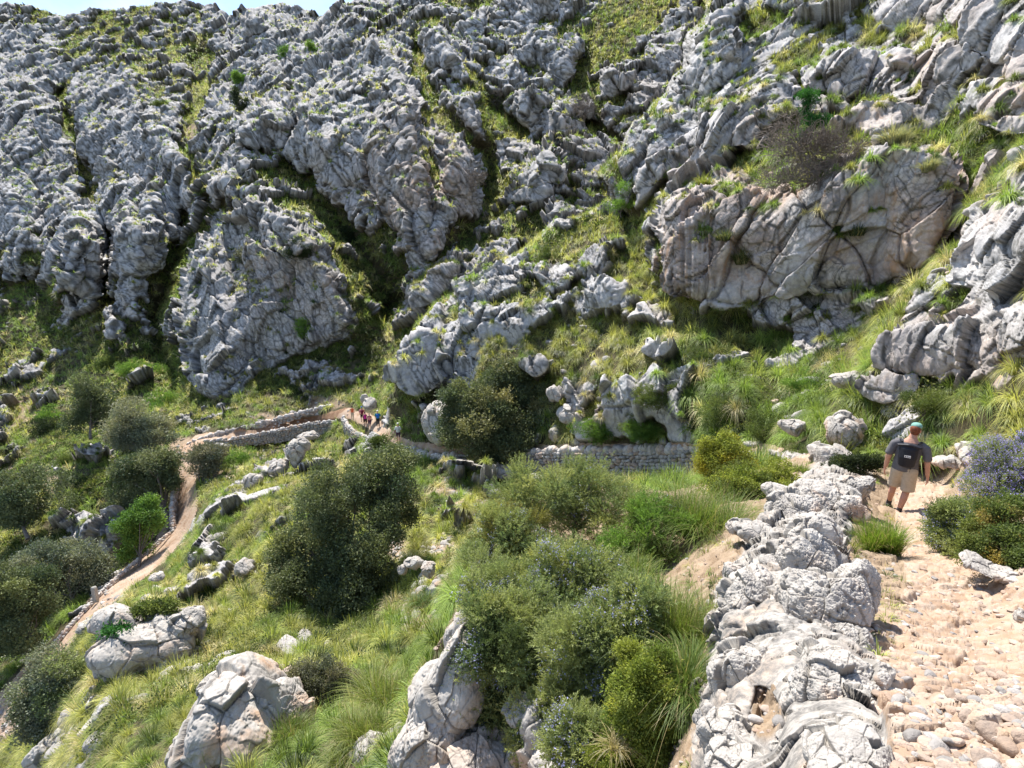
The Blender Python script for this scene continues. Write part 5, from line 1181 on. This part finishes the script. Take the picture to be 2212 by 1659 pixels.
# white label patch on the pack with its small dark marks
a = Acc()
def plate(acc, x0, x1, z0, z1, y, th=.004):
    v = [(x, yy, z) for yy in (y, y + th) for x, z in ((x0, z0), (x1, z0), (x1, z1), (x0, z1))]
    acc.add(v, [(0, 1, 2, 3), (7, 6, 5, 4), (0, 4, 5, 1), (1, 5, 6, 2), (2, 6, 7, 3), (3, 7, 4, 0)], 4)
plate(a, -.02, .075, 1.225, 1.262, -.324); lb = obj('label_patch', a.mesh('label_patch', False), MT['label_white'], pk)
a = Acc(); plate(a, -.008, .004, 1.231, 1.256, -.3265, .003); plate(a, .014, .034, 1.236, 1.250, -.3265, .003); plate(a, .040, .052, 1.236, 1.248, -.3265, .003); plate(a, .057, .068, 1.236, 1.248, -.3265, .003)
obj('label_marks', a.mesh('label_marks', False), MT['black_cloth'], lb)
# ---- the distant walkers
def walker(label, x, y, d, top, legs, pack=None, hat=None, hair='hair_dark', face=0.0, h=1.7, arm='skin', sleeve=True, stride=.18, skirt=None, poles=False, legskin=False):
    s = h / 1.75; d = near_surf(x, y) * .992; p = at(x, y, d); o = empty('person', p, label, 'person', 'walkers on the far path', rz=-math.atan2(p[0], p[1]) + face)
    sc = lambda ch: [[(tuple(np.array(q) * s), tuple(np.array(r) * s) if not np.isscalar(r) else (r * s,) * 3) for q, r in c] for c in ch]
    st = stride
    bd = [[((0, 0, .92), (.15, .1, .1)), ((0, 0, 1.15), (.14, .1, .1)), ((0, 0, 1.38), (.16, .1, .07)), ((0, .01, 1.50), .055), ((0, .03, 1.56), .055)], [((0, .03, 1.63), (.07, .085, .10)), ((0, .03, 1.67), (.075, .085, .08))], [((0, .12, 1.62), .015), ((0, .125, 1.60), .012)],
          [((-.19, 0, 1.38), .055), ((-.26, -.02, 1.12), .042), ((-.25, .1, .92), .03)], [((.19, 0, 1.38), .055), ((.26, -.02, 1.12), .042), ((.25, .1, .92), .03)],
          [((-.09, 0, .92), .095), ((-.1, st, .5), .06), ((-.1, st * .8, .08), .04)], [((.09, 0, .92), .095), ((.1, -st * .3, .5), .06), ((.1, -st, .08), .04)]]
    bd = sc(bd) + hand(np.array([-.25, .11, .90]) * s, (0, .1, -1), s * 1.1, -1) + hand(np.array([.25, .11, .90]) * s, (0, .1, -1), s * 1.1, 1)
    blob('body', bd, MT['skin'], .02, o, 2)
    tp = [[((0, 0, .93), (.185, .125, .05)), ((0, 0, 1.15), (.17, .12, .1)), ((0, 0, 1.38), (.18, .115, .07)), ((0, .01, 1.45), (.08, .075, .02))]]
    if sleeve: tp += [[((-.17, 0, 1.39), .075), ((-.25, -.015, 1.18), .07)], [((.17, 0, 1.39), .075), ((.25, -.015, 1.18), .07)]]
    blob('shirt', sc(tp), MT[top], .025, o, 2)
    lz = .55 if legskin else .15
    lg = [[((-.05, 0, .92), (.12, .12, .07)), ((.05, 0, .92), (.12, .12, .07))], [((-.09, 0, .9), .11), ((-.1, st * (.95 - lz) / .45 * .9 if legskin else st * .85, lz), .085 if legskin else .06)], [((.09, 0, .9), .11), ((.1, -st * .3 if legskin else -st * .9, lz), .085 if legskin else .06)]]
    blob('shorts' if legskin else 'trousers', sc(lg), MT[legs], .025, o, 2)
    for sx, yy in ((-.1, st * .8), (.1, -st)): blob('shoe', sc([[((sx, yy - .03, .04), (.045, .05, .04)), ((sx, yy + .13, .035), (.045, .05, .03))]]), MT['shoe'], .02, o, 1)
    if hat: blob('hat', sc([[((0, .03, 1.72), (.095, .105, .065)), ((0, .03, 1.70), (.1, .11, .05))], [((0, .12, 1.70), (.075, .075, .012)), ((0, .17, 1.70), (.06, .05, .012))]]), MT[hat], .02, o, 1)
    else: blob('hair', sc([[((0, -.0, 1.68), (.082, .09, .09)), ((0, -.02, 1.6), (.07, .06, .06))]]), MT[hair], .02, o, 1)
    if pack: blob('backpack', sc([[((0, -.19, 1.05), (.13, .09, .06)), ((0, -.2, 1.3), (.15, .1, .12))], [((-.11, -.1, 1.46), .02), ((-.11, .08, 1.4), .02)], [((.11, -.1, 1.46), .02), ((.11, .08, 1.4), .02)]]), MT[pack], .025, o, 2)
    if poles:
        for sx in (-1, 1):
            a_ = Acc(); tube(a_, np.array([(sx * .25, .13, .95), (sx * .33, .3, .02)]) * s, [.014, .010], 6, (.05, .05, .05)); obj('hiking_pole', a_.mesh('hiking_pole'), MAT_BARK, o)
    return o
walker('walker in a blue hat with a pink and black backpack, first of the group', 783, 912, 63, 'pink', 'black_cloth', 'maroon', 'blue_cloth', legskin=True, h=1.8)
walker('walker in a magenta top and black shorts, behind the blue hat', 790, 921, 63, 'magenta', 'black_cloth', None, None, legskin=True, sleeve=False, h=1.65)
walker('walker in a dark red top and purple shorts, next to magenta', 799, 924, 62, 'maroon', 'purple', 'pink', None, legskin=True, sleeve=False, h=1.6)
walker('walker in teal with a blue backpack and two hiking poles', 817, 922, 62, 'teal', 'black_cloth', 'blue_cloth', 'white_cloth', poles=True, h=1.75)
walker('walker in a white shirt alone between the group and the short wall', 861, 955, 49.3, 'white_cloth', 'purple', None, 'white_cloth', legskin=True, h=1.8)
walker('walker in an orange top half hidden at the left of the group', 762, 906, 67.5, 'orange', 'khaki', None, None, sleeve=False, h=1.65)
print('people done', round(time.time() - T0, 1))
